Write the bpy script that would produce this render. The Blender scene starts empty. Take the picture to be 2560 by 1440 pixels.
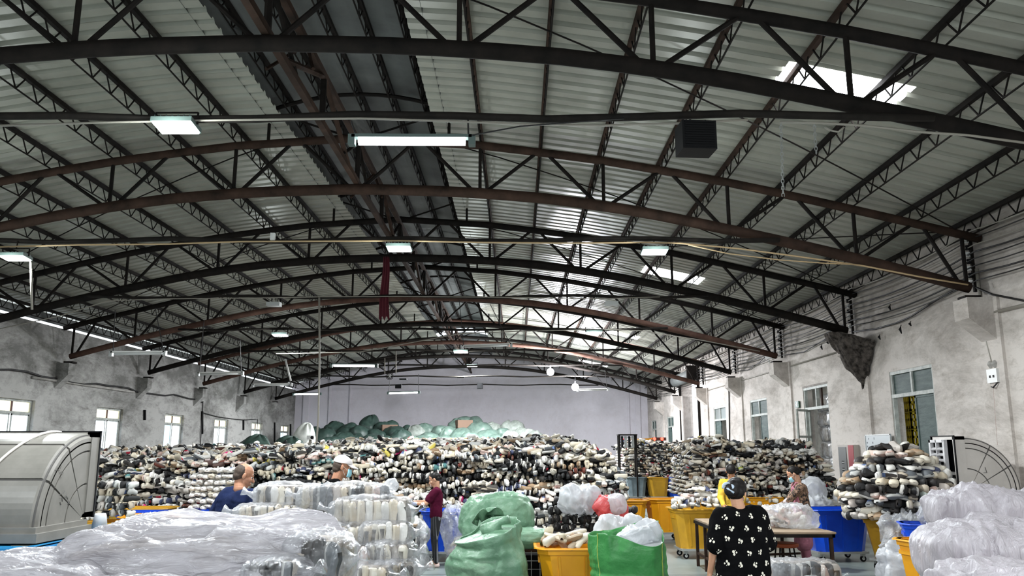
import bpy, bmesh, math, random
import numpy as np
from mathutils import Vector, Matrix, Euler
R = random.Random(7)
PI = math.pi
SC = bpy.context.scene
COL = SC.collection
# ---------------------------------------------------------------- camera, sky, exposure
FPX, PITCH, YAW, HC = 2050.0, 0.19311, 0.00584, 1.85
cd = bpy.data.cameras.new('camera'); cam = bpy.data.objects.new('camera', cd); COL.objects.link(cam)
cd.sensor_width = 36.0; cd.lens = FPX / 2560 * 36; cd.clip_end = 300; cd.clip_start = .05
cam.location = (0, 0, HC); cam.rotation_euler = (PI / 2 + PITCH, 0, YAW)
SC.camera = cam
W = bpy.data.worlds.new('overcast_sky'); SC.world = W; W.use_nodes = True
bg = W.node_tree.nodes['Background']
bg.inputs[0].default_value = (.86, .93, 1.0, 1); bg.inputs[1].default_value = 2.4
SC.view_settings.view_transform = 'Standard'; SC.view_settings.look = 'None'
SC.view_settings.gamma = 1; SC.view_settings.use_curve_mapping = False
SC.view_settings.exposure = 0.30
SC.cycles.max_bounces = 8; SC.cycles.diffuse_bounces = 4; SC.cycles.transparent_max_bounces = 12
SC.cycles.sample_clamp_indirect = 6
LAMP = 1.0   # scales every lamp

def at(px, py, Y=None, X=None, Z=None):
    """world point on the ray of a pixel, where it meets a plane of the hall"""
    u = px - 1280; yc = -(py - 720); cp, sp = math.cos(PITCH), math.sin(PITCH)
    y_ = FPX * cp - yc * sp; z_ = FPX * sp + yc * cp
    c, s = math.cos(YAW), math.sin(YAW)
    r = Vector((c * u - s * y_, s * u + c * y_, z_))
    k = Y / r.y if Y is not None else X / r.x if X is not None else (Z - HC) / r.z
    return Vector((r.x * k, r.y * k, r.z * k + HC))

# ---------------------------------------------------------------- materials
def mat(name, col, rough=.6, metal=0., spec=.4, **k):
    m = bpy.data.materials.new(name); m.use_nodes = True
    b = m.node_tree.nodes['Principled BSDF']
    b.inputs['Base Color'].default_value = (*col, 1); b.inputs['Roughness'].default_value = rough
    b.inputs['Metallic'].default_value = metal; b.inputs['Specular IOR Level'].default_value = spec
    for kk, v in k.items(): b.inputs[kk.replace('_', ' ')].default_value = v
    return m
def ramp_mat(name, stops, scale=3., detail=6., rough=.7, bump=0., bscale=None, metal=0., coord='Object', distort=0., stretch=(1, 1, 1), spec=.4, bdist=.01):
    m = mat(name, stops[0][1], rough, metal, spec); nt = m.node_tree; N = nt.nodes; L = nt.links
    b = N['Principled BSDF']; tc = N.new('ShaderNodeTexCoord'); mp = N.new('ShaderNodeMapping')
    mp.inputs['Scale'].default_value = stretch
    L.new(tc.outputs[coord], mp.inputs[0])
    n = N.new('ShaderNodeTexNoise'); n.inputs['Scale'].default_value = scale; n.inputs['Detail'].default_value = detail
    n.inputs['Roughness'].default_value = .62; n.inputs['Distortion'].default_value = distort
    L.new(mp.outputs[0], n.inputs['Vector'])
    r = N.new('ShaderNodeValToRGB'); e = r.color_ramp.elements
    while len(e) > 1: e.remove(e[-1])
    e[0].position = stops[0][0]; e[0].color = (*stops[0][1], 1)
    for p, c in stops[1:]:
        q = e.new(p); q.color = (*c, 1)
    L.new(n.outputs['Fac'], r.inputs[0]); L.new(r.outputs[0], b.inputs['Base Color'])
    if bump:
        n2 = N.new('ShaderNodeTexNoise'); n2.inputs['Scale'].default_value = bscale or scale * 6; n2.inputs['Detail'].default_value = 4
        L.new(mp.outputs[0], n2.inputs['Vector'])
        bp = N.new('ShaderNodeBump'); bp.inputs['Strength'].default_value = bump; bp.inputs['Distance'].default_value = bdist
        L.new(n2.outputs['Fac'], bp.inputs['Height']); L.new(bp.outputs[0], b.inputs['Normal'])
    return m
def emis(name, col, s):
    m = mat(name, col, .4); b = m.node_tree.nodes['Principled BSDF']
    b.inputs['Emission Color'].default_value = (*col, 1); b.inputs['Emission Strength'].default_value = s
    return m
def attr_mat(name, rough=.55, spec=.4):
    """base colour from the mesh's own colour attribute (each shoe has its own colours)"""
    m = mat(name, (.5, .5, .5), rough, 0, spec); nt = m.node_tree
    a = nt.nodes.new('ShaderNodeAttribute'); a.attribute_name = 'Col'
    nt.links.new(a.outputs['Color'], nt.nodes['Principled BSDF'].inputs['Base Color'])
    return m
def plastic_film(name, col, transp=.45, rough=.18, bump=.6, scale=5., stretch=(1, 1, 1), diff=.6):
    m = bpy.data.materials.new(name); m.use_nodes = True; nt = m.node_tree; N = nt.nodes; L = nt.links
    N.remove(N['Principled BSDF']); out = N['Material Output']
    d = N.new('ShaderNodeBsdfDiffuse'); d.inputs[0].default_value = (*col, 1)
    tl = N.new('ShaderNodeBsdfTranslucent'); tl.inputs[0].default_value = (*col, 1)
    g = N.new('ShaderNodeBsdfGlossy'); g.inputs['Roughness'].default_value = rough + .06; g.inputs[0].default_value = (.9, .93, .95, 1)
    t = N.new('ShaderNodeBsdfTransparent')
    mx1 = N.new('ShaderNodeMixShader'); mx1.inputs[0].default_value = 1 - diff; L.new(d.outputs[0], mx1.inputs[1]); L.new(tl.outputs[0], mx1.inputs[2])
    mx2 = N.new('ShaderNodeMixShader'); L.new(mx1.outputs[0], mx2.inputs[1]); L.new(t.outputs[0], mx2.inputs[2])
    mx3 = N.new('ShaderNodeMixShader'); L.new(mx2.outputs[0], mx3.inputs[1]); L.new(g.outputs[0], mx3.inputs[2])
    lw = N.new('ShaderNodeLayerWeight'); lw.inputs[0].default_value = .35
    mr = N.new('ShaderNodeMapRange'); mr.inputs[3].default_value = .035; mr.inputs[4].default_value = .42
    L.new(lw.outputs['Fresnel'], mr.inputs[0]); L.new(mr.outputs[0], mx3.inputs[0])
    tc = N.new('ShaderNodeTexCoord'); mp = N.new('ShaderNodeMapping'); mp.inputs['Scale'].default_value = stretch; L.new(tc.outputs['Object'], mp.inputs[0])
    n0 = N.new('ShaderNodeTexNoise'); n0.inputs['Scale'].default_value = scale * .5; n0.inputs['Detail'].default_value = 3; L.new(mp.outputs[0], n0.inputs['Vector'])
    m0 = N.new('ShaderNodeMapRange'); m0.inputs[1].default_value = .35; m0.inputs[2].default_value = .65
    m0.inputs[3].default_value = max(0, transp - .25); m0.inputs[4].default_value = min(1, transp + .25)
    L.new(n0.outputs['Fac'], m0.inputs[0]); L.new(m0.outputs[0], mx2.inputs[0])
    n = N.new('ShaderNodeTexNoise'); n.inputs['Scale'].default_value = scale; n.inputs['Detail'].default_value = 5; n.inputs['Distortion'].default_value = 1.4
    L.new(mp.outputs[0], n.inputs['Vector'])
    bp = N.new('ShaderNodeBump'); bp.inputs['Strength'].default_value = bump; bp.inputs['Distance'].default_value = .06
    L.new(n.outputs['Fac'], bp.inputs['Height'])
    for q in (d, g, tl): L.new(bp.outputs[0], q.inputs['Normal'])
    L.new(mx3.outputs[0], out.inputs[0])
    return m
M = {}
M['steel'] = ramp_mat('black_painted_steel', [(.3, (.006, .0055, .005)), (.7, (.018, .014, .012))], 4, 5, .8, spec=.12)
M['rust'] = ramp_mat('rusty_brown_steel', [(.3, (.018, .012, .009)), (.7, (.062, .036, .026))], 3, 6, .8, spec=.12)
M['rust2'] = ramp_mat('rusty_pink_steel', [(.3, (.05, .026, .02)), (.7, (.13, .072, .054))], 3, 6, .75, spec=.15)
M['roof'] = ramp_mat('grey_coated_roof_sheet', [(.25, (.24, .24, .20)), (.55, (.33, .33, .28)), (.8, (.40, .40, .345))], .9, 6, .34, .05, 30, spec=.55)
M['roof_dark'] = ramp_mat('shade_darkened_monitor_sheet', [(.3, (.075, .08, .078)), (.7, (.14, .15, .145))], 1.2, 6, .6)  # grey sheet, the unlit look under the hood put into its colour
M['skylight'] = emis('translucent_skylight', (.93, .96, 1.0), 14)
M['floor'] = ramp_mat('green_grey_floor_paint', [(.28, (.10, .12, .115)), (.5, (.20, .235, .225)), (.75, (.28, .31, .295))], .6, 7, .35, .05, 20, spec=.5)
M['concrete'] = ramp_mat('raw_concrete', [(.3, (.25, .24, .22)), (.7, (.5, .48, .45))], 3, 6, .85, .2)
M['black'] = mat('black_plastic', (.007, .007, .008), .6, 0, .15)
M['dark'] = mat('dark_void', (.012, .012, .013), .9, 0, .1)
M['white'] = mat('white_enamel', (.7, .7, .68), .4)
M['cable'] = mat('black_cable', (.012, .011, .011), .6)
M['cable_w'] = mat('grey_white_cable', (.30, .28, .24), .6)
M['cable_y'] = mat('yellowed_cable', (.5, .36, .2), .5)
M['bamboo'] = ramp_mat('old_tie_pipe', [(.3, (.012, .011, .010)), (.7, (.025, .021, .018))], 5, 4, .75, spec=.12)
M['alu'] = mat('grey_aluminium', (.42, .43, .42), .4, .5)
M['led'] = emis('led_panel_light', (.92, .98, 1.0), 30)
M['tube'] = emis('fluorescent_tube_light', (.96, .97, 1.0), 16)
M['tube_off'] = mat('unlit_tube_glass', (.55, .57, .56), .25)
M['lampbody'] = mat('lamp_housing_green_grey', (.10, .14, .13), .5)

def wall_mat(name, base, dirt, light, top_z, dirt_amt, sc=.9):
    """limewashed plaster: blotches of old damp, fine speckle, sooty band under the eaves, own relief"""
    m = mat(name, base, .9, 0, .2); nt = m.node_tree; N = nt.nodes; L = nt.links; b = N['Principled BSDF']
    g = N.new('ShaderNodeNewGeometry')
    mp = N.new('ShaderNodeMapping'); mp.inputs['Scale'].default_value = (1, .42, 1); L.new(g.outputs['Position'], mp.inputs[0])
    n1 = N.new('ShaderNodeTexNoise'); n1.inputs['Scale'].default_value = sc; n1.inputs['Detail'].default_value = 9; n1.inputs['Roughness'].default_value = .78; n1.inputs['Distortion'].default_value = .3
    n2 = N.new('ShaderNodeTexNoise'); n2.inputs['Scale'].default_value = 3.1; n2.inputs['Detail'].default_value = 8; n2.inputs['Roughness'].default_value = .8; n2.inputs['Distortion'].default_value = .25
    mp2 = N.new('ShaderNodeMapping'); mp2.inputs['Scale'].default_value = (1.2, .5, .8); L.new(g.outputs['Position'], mp2.inputs[0])
    n3 = N.new('ShaderNodeTexNoise'); n3.inputs['Scale'].default_value = 1.6; n3.inputs['Detail'].default_value = 6
    L.new(mp.outputs[0], n1.inputs['Vector']); L.new(mp.outputs[0], n2.inputs['Vector']); L.new(mp2.outputs[0], n3.inputs['Vector'])
    sx = N.new('ShaderNodeSeparateXYZ'); L.new(g.outputs['Position'], sx.inputs[0])
    hz = N.new('ShaderNodeMapRange'); hz.inputs[1].default_value = top_z - 2.2; hz.inputs[2].default_value = top_z; hz.inputs[3].default_value = 0; hz.inputs[4].default_value = .16
    L.new(sx.outputs['Z'], hz.inputs[0])
    a1 = N.new('ShaderNodeMath'); a1.operation = 'ADD'; L.new(n1.outputs['Fac'], a1.inputs[0]); L.new(hz.outputs[0], a1.inputs[1])
    r1 = N.new('ShaderNodeMapRange'); r1.inputs[1].default_value = .47; r1.inputs[2].default_value = .66; r1.inputs[3].default_value = 0; r1.inputs[4].default_value = dirt_amt
    L.new(a1.outputs[0], r1.inputs[0])
    r2 = N.new('ShaderNodeMapRange'); r2.inputs[1].default_value = .52; r2.inputs[2].default_value = .66; r2.inputs[3].default_value = 0; r2.inputs[4].default_value = dirt_amt * .8
    L.new(n2.outputs['Fac'], r2.inputs[0])
    mx = N.new('ShaderNodeMix'); mx.data_type = 'RGBA'; mx.inputs['A'].default_value = (*base, 1); mx.inputs['B'].default_value = (*light, 1)
    L.new(n3.outputs['Fac'], mx.inputs['Factor'])
    m2 = N.new('ShaderNodeMix'); m2.data_type = 'RGBA'; m2.inputs['B'].default_value = (*dirt, 1)
    L.new(mx.outputs['Result'], m2.inputs['A']); L.new(r1.outputs[0], m2.inputs['Factor'])
    m3 = N.new('ShaderNodeMix'); m3.data_type = 'RGBA'; m3.inputs['B'].default_value = (dirt[0] * 1.4, dirt[1] * 1.35, dirt[2] * 1.3, 1)
    L.new(m2.outputs['Result'], m3.inputs['A']); L.new(r2.outputs[0], m3.inputs['Factor'])
    L.new(m3.outputs['Result'], b.inputs['Base Color'])
    bp = N.new('ShaderNodeBump'); bp.inputs['Strength'].default_value = .35; bp.inputs['Distance'].default_value = .03
    L.new(n2.outputs['Fac'], bp.inputs['Height']); L.new(bp.outputs[0], b.inputs['Normal'])
    return m
M['wall_left'] = wall_mat('damp_grey_plaster', (.37, .365, .345), (.055, .055, .048), (.49, .485, .47), 5.3, .68)
M['wall_right'] = wall_mat('limewashed_plaster', (.60, .545, .50), (.17, .145, .12), (.71, .665, .625), 5.5, .55)
M['wall_far'] = wall_mat('pale_far_plaster', (.66, .63, .675), (.40, .37, .38), (.76, .73, .79), 7.8, .30, .4)

# ---------------------------------------------------------------- mesh helpers
class MB:
    def __init__(s): s.v = []; s.f = []; s.mi = []; s.cur = 0
    def add(s, vs, fs):
        o = len(s.v); s.v += [tuple(v) for v in vs]; s.f += [tuple(i + o for i in f) for f in fs]; s.mi += [s.cur] * len(fs); return s
    def box(s, lo, hi, rot=None, piv=None):
        x0, y0, z0 = lo; x1, y1, z1 = hi
        vs = [Vector(p) for p in ((x0, y0, z0), (x1, y0, z0), (x1, y1, z0), (x0, y1, z0), (x0, y0, z1), (x1, y0, z1), (x1, y1, z1), (x0, y1, z1))]
        if rot:
            pv = Vector(piv or ((x0 + x1) / 2, (y0 + y1) / 2, (z0 + z1) / 2)); e = Euler(rot).to_matrix()
            vs = [e @ (p - pv) + pv for p in vs]
        return s.add(vs, [(0, 3, 2, 1), (4, 5, 6, 7), (0, 1, 5, 4), (1, 2, 6, 5), (2, 3, 7, 6), (3, 0, 4, 7)])
    def tube(s, pts, r, n=6, cap=True, flat=1.):
        """tube along points; r number or list"""
        pts = [Vector(p) for p in pts]; m = len(pts); o = []
        for i, p in enumerate(pts):
            d = (pts[min(i + 1, m - 1)] - pts[max(i - 1, 0)]).normalized()
            up = Vector((0, 0, 1)) if abs(d.z) < .93 else Vector((1, 0, 0))
            a = d.cross(up).normalized(); b = a.cross(d)
            rr = r[i] if isinstance(r, (list, tuple)) else r
            o += [p + (a * math.cos(2 * PI * k / n) + b * flat * math.sin(2 * PI * k / n)) * rr for k in range(n)]
        f = [(i * n + k, i * n + (k + 1) % n, (i + 1) * n + (k + 1) % n, (i + 1) * n + k) for i in range(m - 1) for k in range(n)]
        if cap: f += [tuple(range(n))[::-1], tuple((m - 1) * n + k for k in range(n))]
        return s.add(o, f)
    def bar(s, a, b, w, h=None):
        """square bar"""
        a, b = Vector(a), Vector(b); h = h or w; d = (b - a).normalized()
        up = Vector((0, 0, 1)) if abs(d.z) < .95 else Vector((0, 1, 0))
        x = d.cross(up).normalized() * w / 2; y = x.cross(d).normalized() * h / 2
        vs = [q + sx * x + sy * y for q in (a, b) for sx, sy in ((-1, -1), (1, -1), (1, 1), (-1, 1))]
        return s.add(vs, [(3, 2, 1, 0), (4, 5, 6, 7), (0, 1, 5, 4), (1, 2, 6, 5), (2, 3, 7, 6), (3, 0, 4, 7)])
    def disc(s, c, r, h, n=16, axis='z'):
        c = Vector(c); ax = {'x': Vector((1, 0, 0)), 'y': Vector((0, 1, 0)), 'z': Vector((0, 0, 1))}[axis]
        return s.tube([c - ax * h / 2, c + ax * h / 2], r, n)
    def build(s, name, m=None, parent=None, smooth=False, loc=None):
        me = bpy.data.meshes.new(name); me.from_pydata(s.v, [], s.f)
        for q in (m if isinstance(m, (list, tuple)) else [m]):
            if q: me.materials.append(q)
        if any(s.mi): me.polygons.foreach_set('material_index', s.mi)
        if smooth: me.polygons.foreach_set('use_smooth', [True] * len(me.polygons))
        me.update(); return link(name, me, parent, loc)
def link(name, me, parent=None, loc=None, rot=None):
    o = bpy.data.objects.new(name, me); COL.objects.link(o)
    if parent: o.parent = parent
    if loc is not None: o.location = loc
    if rot is not None: o.rotation_euler = rot
    return o
def tag(o, label=None, cat=None, group=None, kind=None):
    if label: o['label'] = label
    if cat: o['category'] = cat
    if group: o['group'] = group
    if kind: o['kind'] = kind
    return o
def thing(name, label, cat, loc=(0, 0, 0), rz=0, group=None, kind=None):
    o = bpy.data.objects.new(name, None); COL.objects.link(o); o.location = loc; o.rotation_euler = (0, 0, rz)
    o.empty_display_size = .1
    return tag(o, label, cat, group, kind)
def dup(o, loc=None, rz=None, label=None, parent=None):
    c = o.copy(); COL.objects.link(c)
    if parent: c.parent = parent
    if loc is not None: c.location = loc
    if rz is not None: c.rotation_euler = (0, 0, rz)
    if label: c['label'] = label
    for ch in list(o.children): dup(ch, parent=c)
    return c
def npmesh(name, V, F, mats, smooth=False, mi=None, col=None, parent=None, loc=None):
    """V (n,3), F (m,4) quads as arrays"""
    V = np.asarray(V, dtype=np.float32); F = np.asarray(F, dtype=np.int32); m, q = F.shape
    me = bpy.data.meshes.new(name); me.vertices.add(len(V)); me.vertices.foreach_set('co', V.ravel())
    me.loops.add(m * q); me.loops.foreach_set('vertex_index', F.ravel())
    me.polygons.add(m); me.polygons.foreach_set('loop_start', np.arange(0, m * q, q, dtype=np.int32))
    for x in mats: me.materials.append(x)
    if mi is not None: me.polygons.foreach_set('material_index', np.asarray(mi, dtype=np.int32))
    if smooth: me.polygons.foreach_set('use_smooth', np.ones(m, dtype=bool))
    me.update(calc_edges=True); me.validate()
    if col is not None:
        a = me.attributes.new('Col', 'FLOAT_COLOR', 'FACE'); c4 = np.ones((m, 4), dtype=np.float32); c4[:, :3] = col; a.data.foreach_set('color', c4.ravel())
    return link(name, me, parent, loc)
def _h(i, j, k, s):
    n = (i * 374761393 + j * 668265263 + k * 2147483647 + s * 144665) & 0xffffffff
    n = ((n ^ (n >> 13)) * 1274126177) & 0xffffffff
    return ((n ^ (n >> 16)) & 0xffff) / 65535.0
def noise(P, sc=1., seed=0):
    P = np.asarray(P, dtype=np.float64) * sc; I = np.floor(P).astype(np.int64); f = P - I; f = f * f * (3 - 2 * f); o = 0
    for a in (0, 1):
        for b in (0, 1):
            for c in (0, 1):
                w = (f[:, 0] if a else 1 - f[:, 0]) * (f[:, 1] if b else 1 - f[:, 1]) * (f[:, 2] if c else 1 - f[:, 2])
                o = o + w * _h(I[:, 0] + a, I[:, 1] + b, I[:, 2] + c, seed)
    return o * 2 - 1
def fbm(P, sc=1., seed=0, oct=3):
    P = np.asarray(P); return sum(noise(P, sc * 2 ** k, seed + k) * .5 ** k for k in range(oct))
def ridged(P, sc=1., seed=0, oct=3):
    P = np.asarray(P); return sum((1 - 2 * np.abs(noise(P, sc * 2 ** k, seed + k))) * .5 ** k for k in range(oct))
def ordinal(n):
    w = 'first second third fourth fifth sixth seventh eighth ninth tenth eleventh twelfth thirteenth fourteenth fifteenth sixteenth'.split()
    return w[n - 1] if n <= len(w) else '%dth' % n
# ================================================================ THE HALL
XR, XL, XM = 7.74, -13.16, -2.71
Y0, SP = 8.2, 5.105
YF, YN = 49.04, -7.0
TY = [Y0 + SP * k for k in range(8)]
HALF = (XR - XL) / 2
def zbot(x): return float(np.interp(abs(x - XM) / HALF, [0, .1, .2, .3, .4, .5, .6, .7, .8, .9, 1], [6.16, 6.14, 6.09, 6.0, 5.86, 5.67, 5.44, 5.20, 4.94, 4.66, 4.37]))
def ztop(x): return float(np.interp(abs(x - XM) / HALF, [0, .2, .3, .4, .5, .6, .7, .8, .9, 1], [7.08, 6.94, 6.81, 6.66, 6.475, 6.27, 6.04, 5.79, 5.535, 5.27]))
def zroof(x): return ztop(x) + .36

b = MB(); b.box((XL - 1, YN - 1, -.3), (XR + 6, YF + 1, 0)); tag(b.build('floor', M['floor']), kind='structure')
# faint saw joints in the floor as strips proud by a hair of dark filler
b = MB()
for y in np.arange(-4, 48, 4.2): b.box((XL, y, 0), (XR, y + .012, .002))
for x in (-9, -4.8, -.6, 3.6): b.box((x, YN, 0), (x + .012, YF, .002))
tag(b.build('trim_1', M['dark']), kind='structure')

def wall_x(name, x0, x1, y0, y1, ztops, holes, m):
    """wall between planes x0..x1 along Y with rectangular holes (ya, yb, za, zb)"""
    ys = sorted({y0, y1, *[h[0] for h in holes], *[h[1] for h in holes]}); zs = sorted({0, ztops, *[h[2] for h in holes], *[h[3] for h in holes]})
    b = MB()
    for i in range(len(ys) - 1):
        for j in range(len(zs) - 1):
            cy, cz = (ys[i] + ys[i + 1]) / 2, (zs[j] + zs[j + 1]) / 2
            if not any(h[0] < cy < h[1] and h[2] < cz < h[3] for h in holes): b.box((x0, ys[i], zs[j]), (x1, ys[i + 1], zs[j + 1]))
    return tag(b.build(name, m), kind='structure')
WL = [(21.65 + SP * k - .87, 21.65 + SP * k + .87, 1.02, 3.13) for k in range(6)]
WL = [(11.44 - .87, 11.44 + .87, 1.02, 3.13), (16.55 - .87, 16.55 + .87, 1.02, 3.13), (6.3 - .87, 6.3 + .87, 1.02, 3.13), (1.2 - .87, 1.2 + .87, 1.02, 3.13)] + WL
WR = [(15.34, 17.13, 1.0, 3.40), (20.58, 22.36, 1.36, 3.44), (25.65, 27.5, 1.0, 3.40), (30.75, 32.6, 1.0, 3.42), (35.0, 38.85, 0, 4.72), (41.05, 42.8, 1.0, 3.42), (46.15, 47.7, 1.0, 3.4), (8.2, 9.95, 1.0, 3.4)]
wl = wall_x('wall_left', XL - .25, XL, YN, YF, 5.25, WL, M['wall_left'])
wr = wall_x('wall_right', XR, XR + .25, YN, YF, 5.62, WR, M['wall_right'])
def gable(name, y0, y1, m, hole=None, zmax=None):
    xs = list(np.linspace(XL - .25, XR + .25, 45)); b = MB()
    if hole: xs = sorted(xs + [hole[0], hole[1]])
    for a, c in zip(xs[:-1], xs[1:]):
        za, zc = zroof(max(XL, min(XR, a))) + .02, zroof(max(XL, min(XR, c))) + .02
        z0 = hole[2] if hole and hole[0] - 1e-4 <= a and c <= hole[1] + 1e-4 else 0
        b.add([(a, y0, z0), (c, y0, z0), (c, y1, z0), (a, y1, z0), (a, y0, za), (c, y0, zc), (c, y1, zc), (a, y1, za)],
              [(0, 3, 2, 1), (4, 5, 6, 7), (0, 1, 5, 4), (1, 2, 6, 5), (2, 3, 7, 6), (3, 0, 4, 7)])
    return tag(b.build(name, m), kind='structure')
gable('wall_far', YF, YF + .25, M['wall_far'])
gable('wall_near', YN - .25, YN, M['wall_right'], hole=(-9.5, 5.5, 4.9))
# shallow pilaster strips on the far wall
for x, w in ((-12.5, .35), (-11.1, .12), (-9.9, .08), (7.15, .3), (6.6, .1)):
    b = MB(); b.box((x - w / 2, YF - .08, 0), (x + w / 2, YF + .02, zroof(x) - .1)); tag(b.build('trim_2', M['wall_far']), kind='structure')

# ---- roof: corrugated sheets, each lying across one slope
ceil = thing('ceiling', None, None, kind='structure')
SW = .84      # cover width of one sheet along the hall
def rib_profile():
    """trapezoid ribs, three per sheet; returns (y, dz)"""
    p = []; q = SW / 3
    for k in range(3):
        y = k * q; p += [(y, 0), (y + q * .56, 0), (y + q * .68, .045), (y + q * .88, .045)]
    p.append((SW, 0)); p.append((SW + .05, 0.0)); return p
prof = rib_profile()
MW = 1.27      # half width of the ridge opening
def slope_mesh(name, xs, m, dz=0.):
    V = []; F = []; n = len(prof)
    for x in xs:
        for y, d in prof: V.append((x, y, zroof(x) + d + dz))
    for i in range(len(xs) - 1):
        for j in range(n - 1): F.append((i * n + j, i * n + j + 1, (i + 1) * n + j + 1, (i + 1) * n + j))
    me = bpy.data.meshes.new(name); me.from_pydata(V, [], F); me.materials.append(m); me.update(); return me
XRs = [XM + MW, *[XM + HALF * t for t in (.2, .3, .4, .5, .6, .7, .8, .9)], XR + .28]
XLs = [2 * XM - x for x in XRs]; XLs[-1] = XL - .5
meR = slope_mesh('roof_sheet', XRs, M['roof']); meL = slope_mesh('roof_sheet', XLs, M['roof'])
SKX = (3.45, 5.02)
meR1 = slope_mesh('roof_sheet', [x for x in XRs if x < SKX[0]] + [SKX[0]], M['roof'])
meR2 = slope_mesh('roof_sheet', [SKX[1]] + [x for x in XRs if x > SKX[1]], M['roof'])
meS = slope_mesh('skylight_sheet', [SKX[0], 4.4, SKX[1]], M['skylight'])
ns = int((YF + .7 - YN) / SW) + 1
sk_y = [9.65, 21.41, 33.17, 44.93, -2.11]
for i in range(ns):
    y = YN - .15 + SW * i
    lift = .004 * (i % 2) + R.uniform(0, .002)
    link('roof_sheet', meL, ceil, (0, y, lift))
    if any(abs(y - s) < .4 for s in sk_y):
        link('roof_sheet', meR1, ceil, (0, y, lift)); link('roof_sheet', meR2, ceil, (0, y, lift)); link('skylight_sheet', meS, ceil, (0, y, lift))
    else: link('roof_sheet', meR, ceil, (0, y, lift))
b = MB(); b.box((XL - .22, YN, 5.37), (XL - .18, YF, 5.62)); b.build('eave_board', M['roof_dark'], ceil)
# ---- ridge monitor: raised curved hood over the opening
MH = 1.62
def zmon(x): return 8.10 - .32 * ((x - XM) / MH) ** 2
YME = 43.0
for k in range(21):
    y0 = YN - .2 + 2.4 * k; y1 = min(y0 + 2.42, YME)
    if y0 > YME: break
    V = []; F = []; xs = np.linspace(XM - MH, XM + MH, 13)
    for yy in (y0, y1):
        for x in xs: V.append((x, yy, zmon(x) + .004 * (k % 2)))
    F = [(i, i + 1, 14 + i, 13 + i) for i in range(12)]
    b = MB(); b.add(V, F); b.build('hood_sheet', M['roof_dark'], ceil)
    for s in (-1, 1):
        b = MB(); x = XM + s * MH
        b.add([(x, y0, zmon(x)), (x, y1, zmon(x)), (x - s * .12, y1, zroof(XM + s * MW) - .02), (x - s * .12, y0, zroof(XM + s * MW) - .02)], [(0, 1, 2, 3)])
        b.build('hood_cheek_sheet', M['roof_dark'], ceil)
# far end: the hood is shut by a gable with a slot of daylight under its crown
b = MB(); xs = np.linspace(XM - MH, XM + MH, 13)
for a, c in zip(xs[:-1], xs[1:]):
    b.add([(a, YME + .3, zroof(XM)-.1), (c, YME + .3, zroof(XM)-.1), (c, YME + .3, zmon(c) - .17), (a, YME + .3, zmon(a) - .17)], [(0, 1, 2, 3)])
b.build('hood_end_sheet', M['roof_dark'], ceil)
b = MB()
for s in (-1, 1):
    xs = [XM, XM + s * MW]
    b.add([(xs[0], YME + .3, zroof(XM) + .02), (xs[1], YME + .3, zroof(xs[1]) + .02), (xs[1], YF + .3, zroof(xs[1]) + .02), (xs[0], YF + .3, zroof(XM) + .02)], [(0, 1, 2, 3)])
b.build('ridge_sheet', M['roof_dark'], ceil)

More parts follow.
